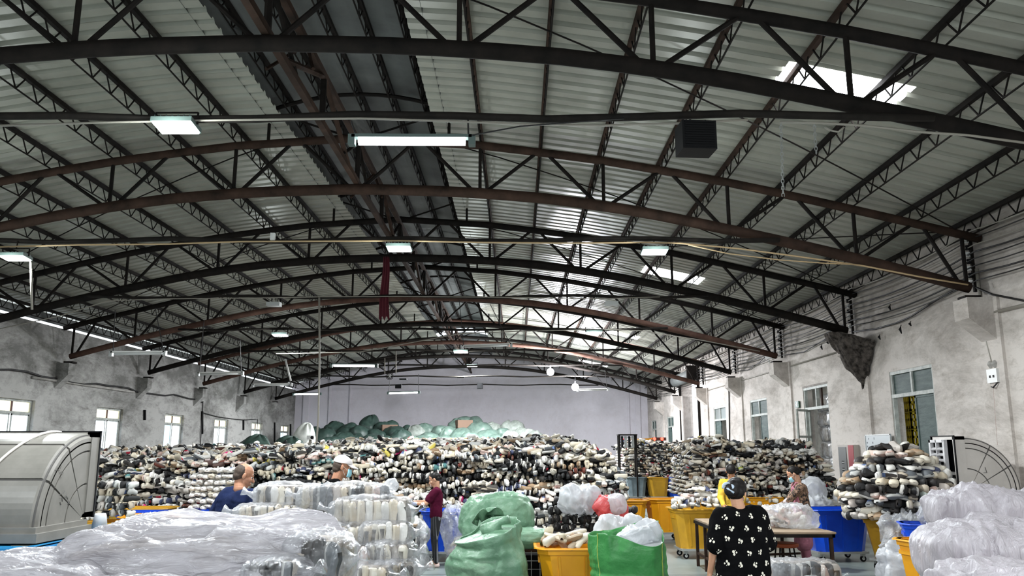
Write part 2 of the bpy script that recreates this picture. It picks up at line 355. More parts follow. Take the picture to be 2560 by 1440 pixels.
# ---- trusses
NP = 5; PW = HALF / NP
def nx(j): return XM + j * PW
rust_k = {1: 'rust', 3: 'rust'}
far_names = ['nearest the camera', 'second', 'third', 'fourth', 'fifth', 'sixth', 'seventh', 'farthest, by the pale end wall']
truss_group = 'arched steel roof trusses'
def make_truss(k, proto=None):
    y = TY[k]
    t = thing('roof_truss', None, 'roof truss', (0, y, 0), group=truss_group)
    lab = {0: 'arched black steel truss nearest overhead, with the long lit tube and black box near it',
           1: 'second arched truss, brown rusty top chord, ends on the big white corbel',
           2: 'third arched truss, black, ends at the sooty cobwebbed corbel',
           3: 'fourth arched truss, reddish bottom chord ending by the small white camera',
           4: 'fifth arched black truss counted from the camera',
           5: 'sixth arched truss, reddish chord ending beside the tall gateway',
           6: 'seventh arched black truss, last but one before the end wall',
           7: 'farthest arched truss, thin black lines against the pale end wall'}
    t['label'] = lab[k]
    mt = {1: M['rust'], 5: M['rust2']}.get(k, M['steel']); mb = {3: M['rust2'], 5: M['rust2'], 1: M['rust']}.get(k, M['steel'])
    b = MB(); b.tube([(x, 0, zbot(x)) for x in np.linspace(XL + .28, XR - .28, 33)], .095 if k < 3 else .085, 8); b.build('bottom_chord', mb, t, True)
    b = MB(); b.tube([(x, 0, ztop(x)) for x in np.linspace(XL + .02, XR - .02, 31)], .075, 8); b.build('top_chord', mt, t, True)
    for j in range(-NP, NP + 1):
        x = nx(j) if abs(j) < NP else nx(j) - math.copysign(.32, j)
        b = MB(); b.tube([(x, 0, zbot(x)), (x, 0, ztop(x))], .032 if j else .045, 6); b.build('vertical_strut', M['steel'], t)
    for j in range(-NP, NP):
        xm = nx(j) + PW / 2
        for xe in (nx(j), nx(j + 1)):
            if abs(xe - XM) > HALF - .1: xe = xe - math.copysign(.32, xe - XM)
            d = .1 if xe > xm else -.1
            b = MB(); b.tube([(xe - d, 0, zbot(xe) + .02), (xm + d * .7, 0, ztop(xm))], .032, 6); b.build('diagonal_brace', M['steel'], t)
    # small arch of the ridge hood
    xs = np.linspace(XM - MH + .05, XM + MH - .05, 11)
    b = MB(); b.tube([(x, 0, zmon(x) - .22) for x in xs], .035, 6); b.build('hood_arch', M['steel'], t)
    for s in (-1, 1):
        b = MB(); x = XM + s * (MH - .07); b.tube([(x, 0, ztop(x)), (x, 0, zmon(x) - .2)], .028, 6); b.build('hood_post', M['steel'], t)
        b = MB(); b.tube([(XM + s * .1, 0, ztop(XM)), (XM + s * (MH - .1), 0, zmon(x) - .25)], .02, 5); b.build('hood_brace', M['steel'], t)
    for s in (-1, 1):   # bearing plate on the corbel
        xe = XR - .3 if s > 0 else XL + .3
        b = MB(); b.box((xe - .13, -.12, 4.25), (xe + .13, .12, 4.30)); b.build('bearing_plate', M['steel'], t)
    return t
for k in range(8): make_truss(k)

# ---- lattice purlins: a bar on top, a rod below, zigzag web; one long piece per line
def purlin(x, z, label, r=.038, depth=.26, y0=YN, y1=YF, m='steel', step=.52):
    t = thing('roof_purlin', label, 'roof purlin', (x, 0, 0), group='lattice purlins under the roof sheets')
    b = MB(); b.bar((0, y0, z), (0, y1, z), .062, .07); b.build('top_bar', M[m], t)
    b = MB(); b.tube([(0, y0, z - depth), (0, y1, z - depth)], .013, 5); b.build('bottom_rod', M['steel'], t)
    b = MB(); y = max(y0, 2.0); k = 0
    while y + step < y1:
        b.bar((0, y, z), (0, y + step * .35, z - depth), .016); b.bar((0, y + step * .35, z - depth), (0, y + step * .78, z), .016)
        y += step
    o = b.build('web', M['steel'], t); tag(o, kind='stuff')
for j in list(range(-10, -1)) + list(range(2, 11)):
    x = XM + 1.045 * j
    if j == 10: x = XR - .14
    if j == -10: x = XL + .14
    side = 'right' if j > 0 else 'left'
    n = abs(j) - 1
    lab = 'black lattice purlin %s roof slope, %s' % ('on the ' + side, ordinal(n) + ' from the dark ridge hood') if n < 9 else 'black lattice purlin along the eaves above the %s wall' % side
    purlin(x, zroof(x) - .05, lab, m='rust' if j in (2, 3, 4, 5, 6) else 'steel')
for i, dx in enumerate((-1.25, -.66, -.05, .52, 1.1)):
    x = XM + dx
    purlin(x, zmon(x) - .07, 'dark lattice purlin under the ridge hood, %s from its left edge' % ordinal(i + 1), depth=.24, y1=YME)
# ridge girder
t = thing('ridge_girder', 'brown lattice girder running along the hall under the ridge', 'girder', (XM, 0, 0))
for z in (6.28, 6.99):
    b = MB(); b.bar((0, YN + .02, z), (0, YF - .02, z), .085, .09); b.build('chord', M['rust'], t)
for k in range(-2, 8):
    yk = Y0 + SP * k
    for q, (a, c) in enumerate(((.12, .5), (.88, .5))):
        b = MB(); b.tube([(0, yk + SP * a, 6.28), (0, yk + SP * c, 6.99)], .04, 6); b.build('diagonal_brace', M['rust'], t)
    for a in (.5,):
        b = MB(); b.tube([(0, yk + SP * a, 6.28), (0, yk + SP * a, 6.99)], .045, 6); b.build('vertical_strut', M['steel'], t)
    for s in (-1, 1):   # side braces from girder to the truss
        b = MB(); b.tube([(0, yk + s * 1.3, 6.28), (0, yk, 6.99)], .03, 6); b.build('diagonal_brace', M['steel'], t)
        b = MB(); b.tube([(.28 * s, yk + .9, 6.28 + .02), (0, yk + 1.6, 6.99)], .022, 6); b.build('side_brace', M['rust'], t)
# thin wind-bracing rods lying diagonally under the sheets
for i, (xa, ya, xb, yb) in enumerate([(-1.4, TY[0], 7.4, TY[1]), (-1.4, TY[1], 7.4, TY[2]), (-4, TY[1], -12.8, TY[2]), (-4, TY[2], -12.8, TY[3]), (-1.4, TY[2], 7.4, TY[3]), (7.4, TY[1], 3.2, TY[2])]):
    b = MB(); b.tube([(xa + (xb - xa) * q, ya + (yb - ya) * q, ztop(xa + (xb - xa) * q) + .05) for q in np.linspace(0, 1, 9)], .012, 5)
    side = 'right' if xb > 0 else 'left'
    tag(b.build('wind_bracing_rod', M['steel']), 'thin black bracing rod slanting under the %s slope, %s of its kind' % (side, ordinal(i + 1)), 'rod', 'wind bracing rods')

# ---- corbels
def corbel(x, s, y, name_side, k):
    b = MB(); w, d = (.22, .46) if s > 0 else (.17, .36); z1 = 4.25
    xs = [x, x - s * d]
    vs = [(xs[0], y - w, z1), (xs[1], y - w, z1), (xs[1], y - w, z1 - .34), (xs[0], y - w, z1 - .72),
          (xs[0], y + w, z1), (xs[1], y + w, z1), (xs[1], y + w, z1 - .34), (xs[0], y + w, z1 - .72)]
    b.add(vs, [(0, 1, 2, 3), (7, 6, 5, 4), (0, 4, 5, 1), (1, 5, 6, 2), (2, 6, 7, 3)])
    tag(b.build('wall_corbel', M['wall_' + name_side]), kind='structure')
    if s < 0: return
    b = MB(); b.box((min(x, x - s * .05), y - .32, 0), (max(x, x - s * .05), y + .32, z1)); tag(b.build('wall_pilaster', M['wall_' + name_side]), kind='structure')
for k in range(8):
    corbel(XR, 1, TY[k], 'right', k)
    corbel(XL, -1, TY[k], 'left', k)

# ---- windows
M['win_frame'] = ramp_mat('old_grey_paint', [(.3, (.28, .30, .28)), (.7, (.52, .54, .50))], 8, 4, .6)
M['win_frame_d'] = mat('maroon_brown_bar', (.10, .05, .05), .6)
M['curtain'] = mat('cream_cloth', (.9, .82, .62), .8, Transmission_Weight=0)
M['glass_white'] = mat('frosted_pane', (.9, .93, .95), .25, 0, .5, Transmission_Weight=.85)
M['glass_green'] = ramp_mat('green_grey_textured_pane', [(.35, (.045, .07, .065)), (.7, (.10, .14, .13))], 2, 5, .6, .3, 12, stretch=(1, 1, 6), spec=.15)
M['glass_clear'] = mat('clear_pane', (1, 1, 1), .03, 0, .5, Transmission_Weight=1.0, IOR=1.02)
def tsl(name, col, t=.5):
    m = bpy.data.materials.new(name); m.use_nodes = True; N = m.node_tree.nodes; L = m.node_tree.links; N.remove(N['Principled BSDF'])
    a = N.new('ShaderNodeBsdfTranslucent'); a.inputs[0].default_value = (*col, 1); b_ = N.new('ShaderNodeBsdfTransparent'); x = N.new('ShaderNodeMixShader'); x.inputs[0].default_value = t
    L.new(a.outputs[0], x.inputs[1]); L.new(b_.outputs[0], x.inputs[2]); L.new(x.outputs[0], N['Material Output'].inputs[0]); return m
M['cloth_lit'] = tsl('thin_cream_cloth', (.95, .86, .62), .35)
M['frost_lit'] = tsl('frosted_film', (.92, .97, 1.0), .55)
M['blue_lit'] = tsl('pale_blue_film', (.62, .82, .88), .25)
for i, (ya, yb, za, zb) in enumerate(WL):
    w = thing('window_%d' % (i + 1), None, None, (XL - .12, 0, 0), kind='structure')
    zt = 2.78; yc = (ya + yb) / 2
    b = MB()
    for y in (ya + .03, yb - .03): b.box((-.03, y - .03, za), (.03, y + .03, zb))
    for z in (za + .03, zt, zb - .03): b.box((-.035, ya, z - .03), (.035, yb, z + .03))
    b.build('window_frame', M['win_frame'], w)
    b = MB(); b.box((-.03, yc - .022, zt), (.03, yc + .022, zb)); b.build('transom_mullion', M['win_frame_d'], w)
    for s in (0, 1):
        y0, y1 = (ya + .06, yc - .022) if s == 0 else (yc + .022, yb - .06)
        b = MB(); b.box((-.006, y0, zt + .03), (.0, y1, zb - .06)); b.build('transom_pane', M['cloth_lit'], w)
        f = MB()   # sash: four bars
        off = .02 * s
        for (p, q) in (((y0, za + .06), (y0 + .04, zt - .03)), ((y1 - .04, za + .06), (y1, zt - .03)), ((y0, za + .06), (y1, za + .1)), ((y0, zt - .07), (y1, zt - .03))):
            f.box((-.02 + off, p[0], p[1]), (.0 + off, q[0], q[1]))
        fo = f.build('sash', M['win_frame'], w)
        b = MB(); b.box((-.012 + off, y0 + .04, za + .1), (-.008 + off, y1 - .04, zt - .07))
        b.build('pane', M['blue_lit'] if (i % 3 == 0 and s == 0 and i > 4) else M['frost_lit'], fo)
    b = MB(); b.box((.0, ya - .05, za - .05), (.16, yb + .05, za)); b.build('window_sill', M['concrete'], w)
tr = thing('garden_tree', 'sunlit yellow-green leafy tree outside the leftmost window', 'tree', (-17.5, 21.6, 0))
M['leaf'] = ramp_mat('yellow_green_leaves', [(.3, (.30, .42, .02)), (.7, (.75, .85, .12))], 4, 4, .6)
b = MB(); b.tube([(0, 0, 0), (.1, 0, 1.2), (.05, .1, 2.2)], [.12, .1, .06], 8); b.build('trunk', M['rust'], tr)
b = MB()
for i in range(900):
    d = Vector((R.gauss(0, 1), R.gauss(0, 1), R.gauss(0, 1))).normalized() * R.uniform(.3, 1.1); c = d + Vector((0, -.6, 2.0))
    e = Euler((R.uniform(0, 3), R.uniform(0, 3), R.uniform(0, 3))).to_matrix(); q = .09
    b.add([c + e @ Vector(v) for v in ((-q, 0, 0), (0, -q * .5, .01), (q, 0, 0), (0, q * .5, .01))], [(0, 1, 2, 3)])
tag(b.build('foliage', M['leaf'], tr), kind='stuff')

# right side: rooms / stacks behind the openings
def right_window(i, ya, yb, za, zb, style):
    w = thing('window_%d' % i, None, None, (XR + .06, 0, 0), kind='structure'); yc = (ya + yb) / 2; zt = zb - .50 if style != 'open' else 2.88
    b = MB()
    for y in (ya + .03, yb - .03): b.box((-.04, y - .035, za), (.04, y + .035, zb))
    for z in (za + .03, zt, zb - .03): b.box((-.05, ya, z - .035), (.05, yb, z + .035))
    b.box((-.04, yc - .03, zt), (.04, yc + .03, zb)); b.build('window_frame', M['win_frame'], w)
    if style == 'open':
        for y, r in ((yb - .12, -.9),):
            b = MB(); 
            for zz in (za + .08, 2.15, 2.84): b.box((-.02, -.62, zz - .03), (.02, .0, zz + .03))
            for yy in (-.6, -.02): b.box((-.02, yy - .025, za + .06), (.02, yy + .025, 2.86))
            o = b.build('open_sash', M['win_frame'], w, loc=(0.05, y, 0)); o.rotation_euler = (0, 0, r)
        b = MB(); b.box((-.02, ya + .55, zt), (.02, ya + .62, zb)); b.build('transom_bar', M['rust'], w)
        b = MB(); b.box((-.06, ya - .04, zb), (.03, yb + .04, zb + .05)); b.build('broken_lintel', M['rust'], w)
        return
    for s in (0, 1):
        y0, y1 = (ya + .06, yc - .03) if s == 0 else (yc + .03, yb - .06)
        b = MB(); b.box((-.005, y0, zt + .035), (.005, y1, zb - .06)); b.build('transom_pane', M['glass_green'] if i != 14 else M['frost_lit'], w)
        if style == 'near_closed' and s == 0 or style == 'far_closed' and s == 1:
            f = MB()
            for (p, q) in (((y0, za + .06), (y0 + .05, zt - .03)), ((y1 - .05, za + .06), (y1, zt - .03)), ((y0, za + .06), (y1, za + .11)), ((y0, zt - .08), (y1, zt - .03))):
                f.box((-.02, p[0], p[1]), (.02, q[0], q[1]))
            fo = f.build('sash', M['glass_green'], w)
            b = MB(); b.box((-.008, y0 + .05, za + .11), (.008, y1 - .05, zt - .08)); b.build('pane', M['glass_green'], fo)
right_window(11, 15.34, 17.13, 1.0, 3.40, 'near_closed')
right_window(12, 20.58, 22.36, 1.36, 3.44, 'open')
right_window(13, 25.65, 27.5, 1.0, 3.40, 'near_closed')
right_window(14, 30.75, 32.6, 1.0, 3.42, 'far_closed')
right_window(15, 41.05, 42.8, 1.0, 3.42, 'far_closed')
right_window(16, 46.15, 47.7, 1.0, 3.4, 'near_closed')
right_window(17, 8.2, 9.95, 1.0, 3.4, 'near_closed')
# store room behind (dim): back wall, end walls and roof
b = MB(); b.box((XR + 4.2, 6, 0), (XR + 4.4, 34.6, 4.6)); b.box((XR + .25, 5.8, 0), (XR + 4.4, 6, 4.6)); b.box((XR + .25, 34.6, 0), (XR + 4.4, 34.8, 4.6)); b.box((XR + .25, 5.8, 4.6), (XR + 4.4, 34.8, 4.7))
tag(b.build('wall_storeroom', M['concrete']), kind='structure')
# ================================================================ ties, lamps, cables, wall fittings
XT = 7.05
tie_words = ['nearest tie pipe straight across the hall, carrying the long lit tube', 'second tie pipe, carrying three bright flood lamps', 'third tie pipe, thin and dark with pale cable along it',
             'fourth tie pipe straight across the hall', 'fifth tie pipe straight across the hall', 'sixth tie pipe straight across the hall',
             'seventh tie pipe, dark line against the top of the end wall', 'last tie pipe, lowest dark line across the end wall']
for k in range(8):
    b = MB(); n = 15; z = 5.25 - .012 * k
    b.tube([(XM - XT + 2 * XT * i / (n - 1), TY[k] - .14, z + .03 * math.sin(i * 1.7 + k)) for i in range(n)], .042 if k < 2 else .034, 7)
    tag(b.build('tie_pipe', M['bamboo'], None, True), tie_words[k], 'pipe', 'tie pipes across the hall')
def cable(name, pts, r, m, label, cat='cable', group=None, n=6):
    b = MB(); b.tube(pts, r, n); return tag(b.build(name, M[m], None, True), label, cat, group)
def sag(a, c, d, n=12, wob=0.):
    a, c = Vector(a), Vector(c)
    return [a.lerp(c, i / (n - 1)) - Vector((0, 0, d * (1 - (2 * i / (n - 1) - 1) ** 2) + (R.uniform(-wob, wob) if wob else 0))) for i in range(n)]
yA = TY[0] - .2
cable('power_cable', [at(x, y, yA) for x, y in [(0, 314), (300, 305), (560, 300), (900, 296), (1100, 302), (1300, 310), (1500, 314), (1700, 308), (1870, 299)]], .012, 'cable_w', 'pale cable sagging along the nearest tie pipe')
cable('power_cable', [at(x, y, yA - .05) for x, y in [(1180, 338), (1300, 316), (1450, 304), (1560, 296)]], .008, 'cable', 'thin black lead rising right from the end of the nearest lit tube')
cable('power_cable', [at(x, y, yA - .02) for x, y in [(1950, 305), (2060, 308), (2160, 314), (2300, 330), (2420, 338), (2600, 362)]], .013, 'cable_w', 'pale cable running right from the skylight along the nearest truss')
yB = TY[1] - .2
cable('power_cable', [at(x, y, yB) for x, y in [(-20, 618), (200, 612), (420, 610), (600, 604), (800, 603), (1000, 602), (1200, 606), (1420, 608), (1600, 606), (1700, 608), (1850, 622), (2000, 642), (2160, 665), (2300, 692), (2420, 712)]], .014, 'cable_y', 'yellowed cable along the second tie pipe and down the rusty truss')
cable('power_cable', [at(x, y, yB - .03) for x, y in [(1720, 612), (1820, 634), (1950, 650), (2060, 658), (2150, 662)]], .010, 'cable_y', 'thin yellowish cable sagging right of the flood lamp under the rusty truss')
yC = TY[2] - .2
cable('power_cable', [at(x, y, yC) for x, y in [(0, 822), (150, 790), (270, 752), (420, 747), (640, 745), (800, 742), (1000, 741), (1250, 743), (1500, 747), (1650, 742)]], .012, 'cable_w', 'pale cable following the third tie pipe')
yD = TY[3] - .2
cable('power_cable', [at(x, y, yD) for x, y in [(690, 885), (900, 880), (1150, 834), (1300, 828), (1520, 823), (1600, 827), (1750, 850), (1900, 878)]], .014, 'cable_w', 'pale cable along the fourth reddish truss')

# flood lamps
def flood(label, p, w=.40, rz=0., power=60, pipe_z=None, tilt=.10, up=0.):
    t = thing('flood_lamp', label, 'lamp', p, rz, 'led flood lamps under the tie pipes')
    b = MB(); b.box((-w / 2, -.14, 0), (w / 2, .14, .05)); 
    for i in range(7): b.box((-w / 2 + .03 + i * (w - .06) / 6 - .006, -.12, .05), (-w / 2 + .03 + i * (w - .06) / 6 + .006, .12, .08))
    h = b.build('housing', M['lampbody'], t); h.rotation_euler = (-tilt, 0, 0)
    b = MB(); b.box((-w / 2 + .015, -.125, -.012), (w / 2 - .015, .125, -.002)); g = b.build('led_panel', M['led'], h)
    pz = (pipe_z or 5.22) - p[2]
    b = MB()
    for s in (-1, 1): b.bar((s * (w / 2 + .01), 0, .03), (s * (w / 2 + .01), 0, .16), .02, .01)
    b.bar((-w / 2 - .01, 0, .16), (w / 2 + .01, 0, .16), .02, .01)
    if pz > .16: b.tube([(0, 0, .16), (0, .02, pz)], .01, 5)
    b.build('bracket', M['steel'], t)
    l = bpy.data.lights.new('flood_light', 'AREA'); l.shape = 'RECTANGLE'; l.size = w - .04; l.size_y = .24; l.energy = power * LAMP; l.color = (.93, .98, 1.0)
    lo = bpy.data.objects.new('flood_light', l); COL.objects.link(lo); lo.parent = t; lo.location = (0, 0, -.03); lo.rotation_euler = (-tilt, 0, 0)
    if up:   # extra point light added below the lamp so the roof is lit too
        l = bpy.data.lights.new('roof_fill_light', 'POINT'); l.shadow_soft_size = .12; l.energy = up * LAMP; l.color = (.90, .98, .96)
        lo = bpy.data.objects.new('roof_fill_light', l); COL.objects.link(lo); lo.parent = t; lo.location = (0, -.2, -.16)
    return t
P = 260
flood('bright flood lamp nearest at upper left', at(440, 318, yA), .42, 0, P, up=45)
flood('bright flood lamp above the hanging dark red cloth', at(998, 622, yB), .40, 0, P, up=40)
flood('bright flood lamp on the second tie pipe, above the white skylight strip', at(1636, 630, yB), .42, 0, P, up=40)
flood('flood lamp at the far left edge of the second tie pipe', at(38, 645, yB), .42, 0, P, up=35)
flood('glowing flood lamp under the left roof slope, fourth tie pipe', at(700, 838, yD), .42, 0, P, up=40)
flood('large glowing lamp near the middle, under a pale tube', at(1152, 880, TY[4] - .2), .50, 0, P * 3, up=90)
flood('flood lamp left of the ragged third skylight', at(1485, 832, yD), .46, 0, P, up=30)
flood('small far lamp under the middle of the farthest truss', at(1180, 915, TY[6] - .2), .5, 0, P * 4, up=160)
# lamps of the same kind further back over the viewer, they light the near goods
for i, (x, y) in enumerate([(-7.5, 2.6), (.6, 1.2), (5.2, 3.2), (-2.5, -3.5)]):
    flood('flood lamp hung over the near end of the hall, %s of four' % ordinal(i + 1), Vector((x, y, 5.0)), .42, 0, P, up=35)
for i, y in enumerate((12.0, 18.6, 24.5, 31.0)):  # unseen lamps added to brighten the dark storeroom
    flood('flood lamp in the storeroom behind the right wall, %s of four' % ordinal(i + 1), Vector((XR + 2.2, y, 4.2)), .42, 0, 70, up=25, pipe_z=4.57)
def bulb(label, p, r, power):
    t = thing('hanging_bulb', label, 'lamp', p, 0, 'globe lamps before the end wall')
    bm = bmesh.new(); bmesh.ops.create_uvsphere(bm, u_segments=16, v_segments=10, radius=r); me = bpy.data.meshes.new('globe'); bm.to_mesh(me); bm.free(); me.materials.append(M['led']); link('globe', me, t)
    b = MB(); b.tube([(0, 0, r * .8), (0, 0, r + .12)], .035, 8); b.tube([(0, 0, r + .1), (0, 0, 5.2 - p[2])], .008, 5); b.build('socket_and_cord', M['black'], t)
    l = bpy.data.lights.new('bulb_light', 'POINT'); l.shadow_soft_size = r; l.energy = power * LAMP; l.color = (.92, .94, 1.0)
    lo = bpy.data.objects.new('bulb_light', l); COL.objects.link(lo); lo.parent = t; lo.location = (0, -r - .12, -.05)
bulb('glowing globe lamp before the end wall, the upper left one of two', at(1376, 930, TY[5] - .2), .15, 1700)
bulb('glowing globe lamp before the end wall, the lower right one of two', at(1438, 968, TY[6] - .2), .17, 1700)

# fluorescent battens
def tube_lamp(label, pa, pb, lit, cords=None, power=40, thick=.05):
    pa, pb = Vector(pa), Vector(pb); c = (pa + pb) / 2; L_ = (pb - pa).length; rz = math.atan2((pb - pa).y, (pb - pa).x)
    t = thing('tube_lamp', label, 'lamp', c, rz, 'fluorescent tube lamps')
    dz = (pb.z - pa.z) / 2
    b = MB(); b.bar((-L_ / 2, 0, -dz + .045), (L_ / 2, 0, dz + .045), .09, .035); b.build('reflector', M['white'] if not lit or thick < .05 else M['lampbody'], t)
    b = MB(); b.tube([(-L_ / 2 + .07, 0, -dz), (L_ / 2 - .07, 0, dz)], thick * .62, 10); b.build('tube', M['tube'] if lit else M['tube_off'], t, True)
    for s in (-1, 1):
        b = MB(); b.box((s * L_ / 2 - .035, -.045, s * dz - .05), (s * L_ / 2 + .035, .045, s * dz + .06)); b.build('end_cap', M['lampbody'] if lit else M['alu'], t)
    for q in (cords or []):
        v = Vector(q[1]) - c; v = Matrix.Rotation(-rz, 3, 'Z') @ v
        b = MB(); b.tube([(q[0] * L_ / 2 * .94, 0, q[0] * dz * .94 + .06), v], .010, 5); b.build('hanger_cord', M['cable'], t)
    if lit:
        l = bpy.data.lights.new('tube_light', 'AREA'); l.shape = 'RECTANGLE'; l.size = L_ - .2; l.size_y = .05; l.energy = power * LAMP; l.color = (.95, .96, 1.0)
        lo = bpy.data.objects.new('tube_light', l); COL.objects.link(lo); lo.parent = t; lo.location = (0, 0, -.06 - abs(dz))
    return t
y = yA + .02
tube_lamp('nearest lit tube lamp, long and bright under the first tie pipe', at(880, 352, y), at(1180, 353, y), True, [(-1, at(878, 302, y)), (1, at(1170, 300, y))], 60, .075)
y = TY[2] - .2
tube_lamp('unlit white tube lamp against the left wall, the nearest there', at(278, 885, y), at(412, 884, y), False, [(-1, at(288, 775, y)), (1, at(388, 770, y))])
y = TY[3] - .2
tube_lamp('unlit tube lamp by the left wall, between two others', at(495, 936, y), at(606, 934, y), False, [(1, at(600, 850, y)), (-1, at(510, 800, y))])
tube_lamp('thin lit tube lamp left of centre hanging over the man in a cap', at(828, 914, y), at(942, 915, y), True, [(-1, at(826, 895, y)), (-1, at(855, 878, y))], 35)
tube_lamp('dim pale tube lamp right above the large glowing lamp', at(1155, 868, y), at(1278, 863, y), False, [(-1, at(1148, 750, y)), (1, at(1225, 760, y))])
y = TY[4] - .2
tube_lamp('unlit tube lamp by the left wall beside a slanting white rod', at(632, 964, y), at(728, 962, y), False, [(1, at(716, 900, y))])
y = TY[5] - .2
tube_lamp('lit tube lamp hanging lowest before the end wall', at(970, 983, y), at(1048, 981, y), True, [(-1, at(975, 935, y)), (1, at(1046, 935, y))], 160)
tube_lamp('pale tube lamp beside the right globe lamp', at(1444, 976, y), at(1520, 974, y), False, [(1, at(1512, 925, y)), (1, at(1478, 925, y))])
y = TY[6] - .2
tube_lamp('small lit tube lamp at the left end of the pale end wall', at(733, 986, y), at(802, 985, y), True, [(-1, at(740, 962, y)), (1, at(795, 962, y))], 120)
b = MB(); b.tube([at(713, 898, TY[4] - .3), at(727, 952, TY[4] - .3)], .035, 6)
tag(b.build('hanging_rod', M['white'], None, True), 'slanting white rod above a tube lamp by the left wall', 'rod')
b = MB(); b.tube([at(77, 655, yB), at(80, 774, yB)], .018, 6)
tag(b.build('hanging_rod', M['cable_w'], None, True), 'thin white rod hanging from the flood lamp at the left edge', 'rod')
b = MB(); b.tube([at(798, 744, yC), at(799, 900, yC), at(796, 1040, yC), at(785, 1190, yC)], .022, 6)
tag(b.build('drop_conduit', M['cable_w'], None, True), 'long pale drop cable hanging from the third tie pipe down into the shoes', 'cable')
for i, (px, py, py2) in enumerate([(990, 875, 935), (962, 895, 935)]):
    b = MB(); b.tube([at(px, py, TY[5] - .3), at(px, py2, TY[5] - .3)], .02, 5)
    tag(b.build('hanging_rod', M['cable_w'], None, True), ['thin white rod hanging before the end wall, right of the small ring fan', 'thin rod hanging before the end wall, just left of the ring fan'][i], 'rod')
# small reflector lamps switched off near the left slope
def small_box(name, label, cat, px, py, Y, w, h, d, m, rz=0.):
    p = at(px, py, Y); t = thing(name, label, cat, p, rz)
    b = MB(); b.box((-w / 2, -d / 2, -h / 2), (w / 2, d / 2, h / 2)); b.build('housing', M[m], t)
    b = MB(); b.box((-w / 2 + .02, -d / 2 - .006, -h / 2 + .02), (w / 2 - .02, -d / 2, h / 2 - .02)); b.build('front', M['dark' if m == 'black' else m], t)
    return t
small_box('unlit_flood_lamp', 'unlit grey flood lamp under the left slope on the third tie pipe', 'lamp', 685, 761, yC, .30, .09, .2, 'alu')
small_box('unlit_flood_lamp', 'unlit grey flood lamp under the right slope, below the bright lamp', 'lamp', 1528, 759, yC, .30, .08, .2, 'alu')
small_box('unlit_flood_lamp', 'small dark lamp hanging against the upper middle of the end wall', 'lamp', 1152, 943, TY[6], .35, .06, .2, 'black')
small_box('unlit_flood_lamp', 'small dark lamp over the lowest lit tube', 'lamp', 1008, 948, TY[5], .3, .05, .2, 'black')
small_box('loudspeaker', 'small black loudspeaker on the last tie pipe against the end wall', 'speaker', 1200, 965, TY[6], .26, .28, .2, 'black')
small_box('control_box', 'small black box above the lowest lit tube', 'box', 996, 966, TY[5], .26, .16, .1, 'black')
# the big black box on the nearest tie
p = at(1739, 348, TY[0] - .25); t = thing('black_speaker_box', 'big black square speaker box hanging from the nearest tie pipe', 'speaker', p, .08)
b = MB(); b.box((-.175, -.14, -.15), (.175, .14, .15)); b.build('cabinet', M['black'], t)
b = MB()
for i in range(11): b.box((-.15, -.152, -.13 + i * .0255), (.15, -.14, -.118 + i * .0255))
b.build('front_grille', M['dark'], t)
b = MB()
for s in (-1, 1): b.bar((s * .12, 0, .15), (s * .12, .03, .22), .012)
b.build('hanger', M['steel'], t)
# chains
for px, y1, lab in ((1955, 492, 'longer pale chain hanging from the nearest tie pipe, left of two'), (2038, 385, 'shorter chain hanging from the nearest tie pipe, right of two')):
    a, c = at(px - 3, 306, yA), at(px + 3, y1, yA); n = int((a - c).length / .035); b = MB()
    for i in range(n):
        q = a.lerp(c, (i + .5) / n); ax = Vector((.011, 0, 0)) if i % 2 else Vector((0, .011, 0))
        for s in (-1, 1): b.tube([q + ax * s + Vector((0, 0, .018)), q + ax * s * 1.25, q + ax * s - Vector((0, 0, .018))], .004, 4)
        b.bar(q + ax + Vector((0, 0, .019)), q - ax + Vector((0, 0, .019)), .007)
    tag(b.build('hanging_chain', M['alu']), lab, 'chain')
b = MB(); pts = [at(x, y, yA) for x, y in ((2062, 318), (2075, 326), (2095, 330), (2110, 318))]; b.tube(pts, .01, 5)
tag(b.build('cable_loop', M['cable_w'], None, True), 'loop of pale cable right of the two hanging chains', 'cable')
# dark red cloth
V = []; F = []; p0 = at(966, 642, TY[2] - .1); p1 = at(960, 796, TY[2] - .1); nr, nc = 24, 13
for i in range(nr):
    u = i / (nr - 1); c = p0.lerp(p1, u); w = .075 + .06 * u
    for j in range(nc):
        v = j / (nc - 1) - .5
        z = c.z - (.0 if i < nr - 1 else .05 * math.sin(j * 1.3)); V.append((c.x + v * w * 2 * .9 + .012 * math.sin(u * 7), c.y + .03 * math.sin(v * 19 + u * 2), z))
for i in range(nr - 1):
    for j in range(nc - 1): F.append((i * nc + j, i * nc + j + 1, (i + 1) * nc + j + 1, (i + 1) * nc + j))
o = npmesh('hanging_cloth', V, F, [mat('dark_red_cloth', (.085, .008, .016), .8)], True)
md = o.modifiers.new('s', 'SOLIDIFY'); md.thickness = .006
tag(o, 'long dark red cloth strip hanging from the third truss by the ridge', 'cloth')
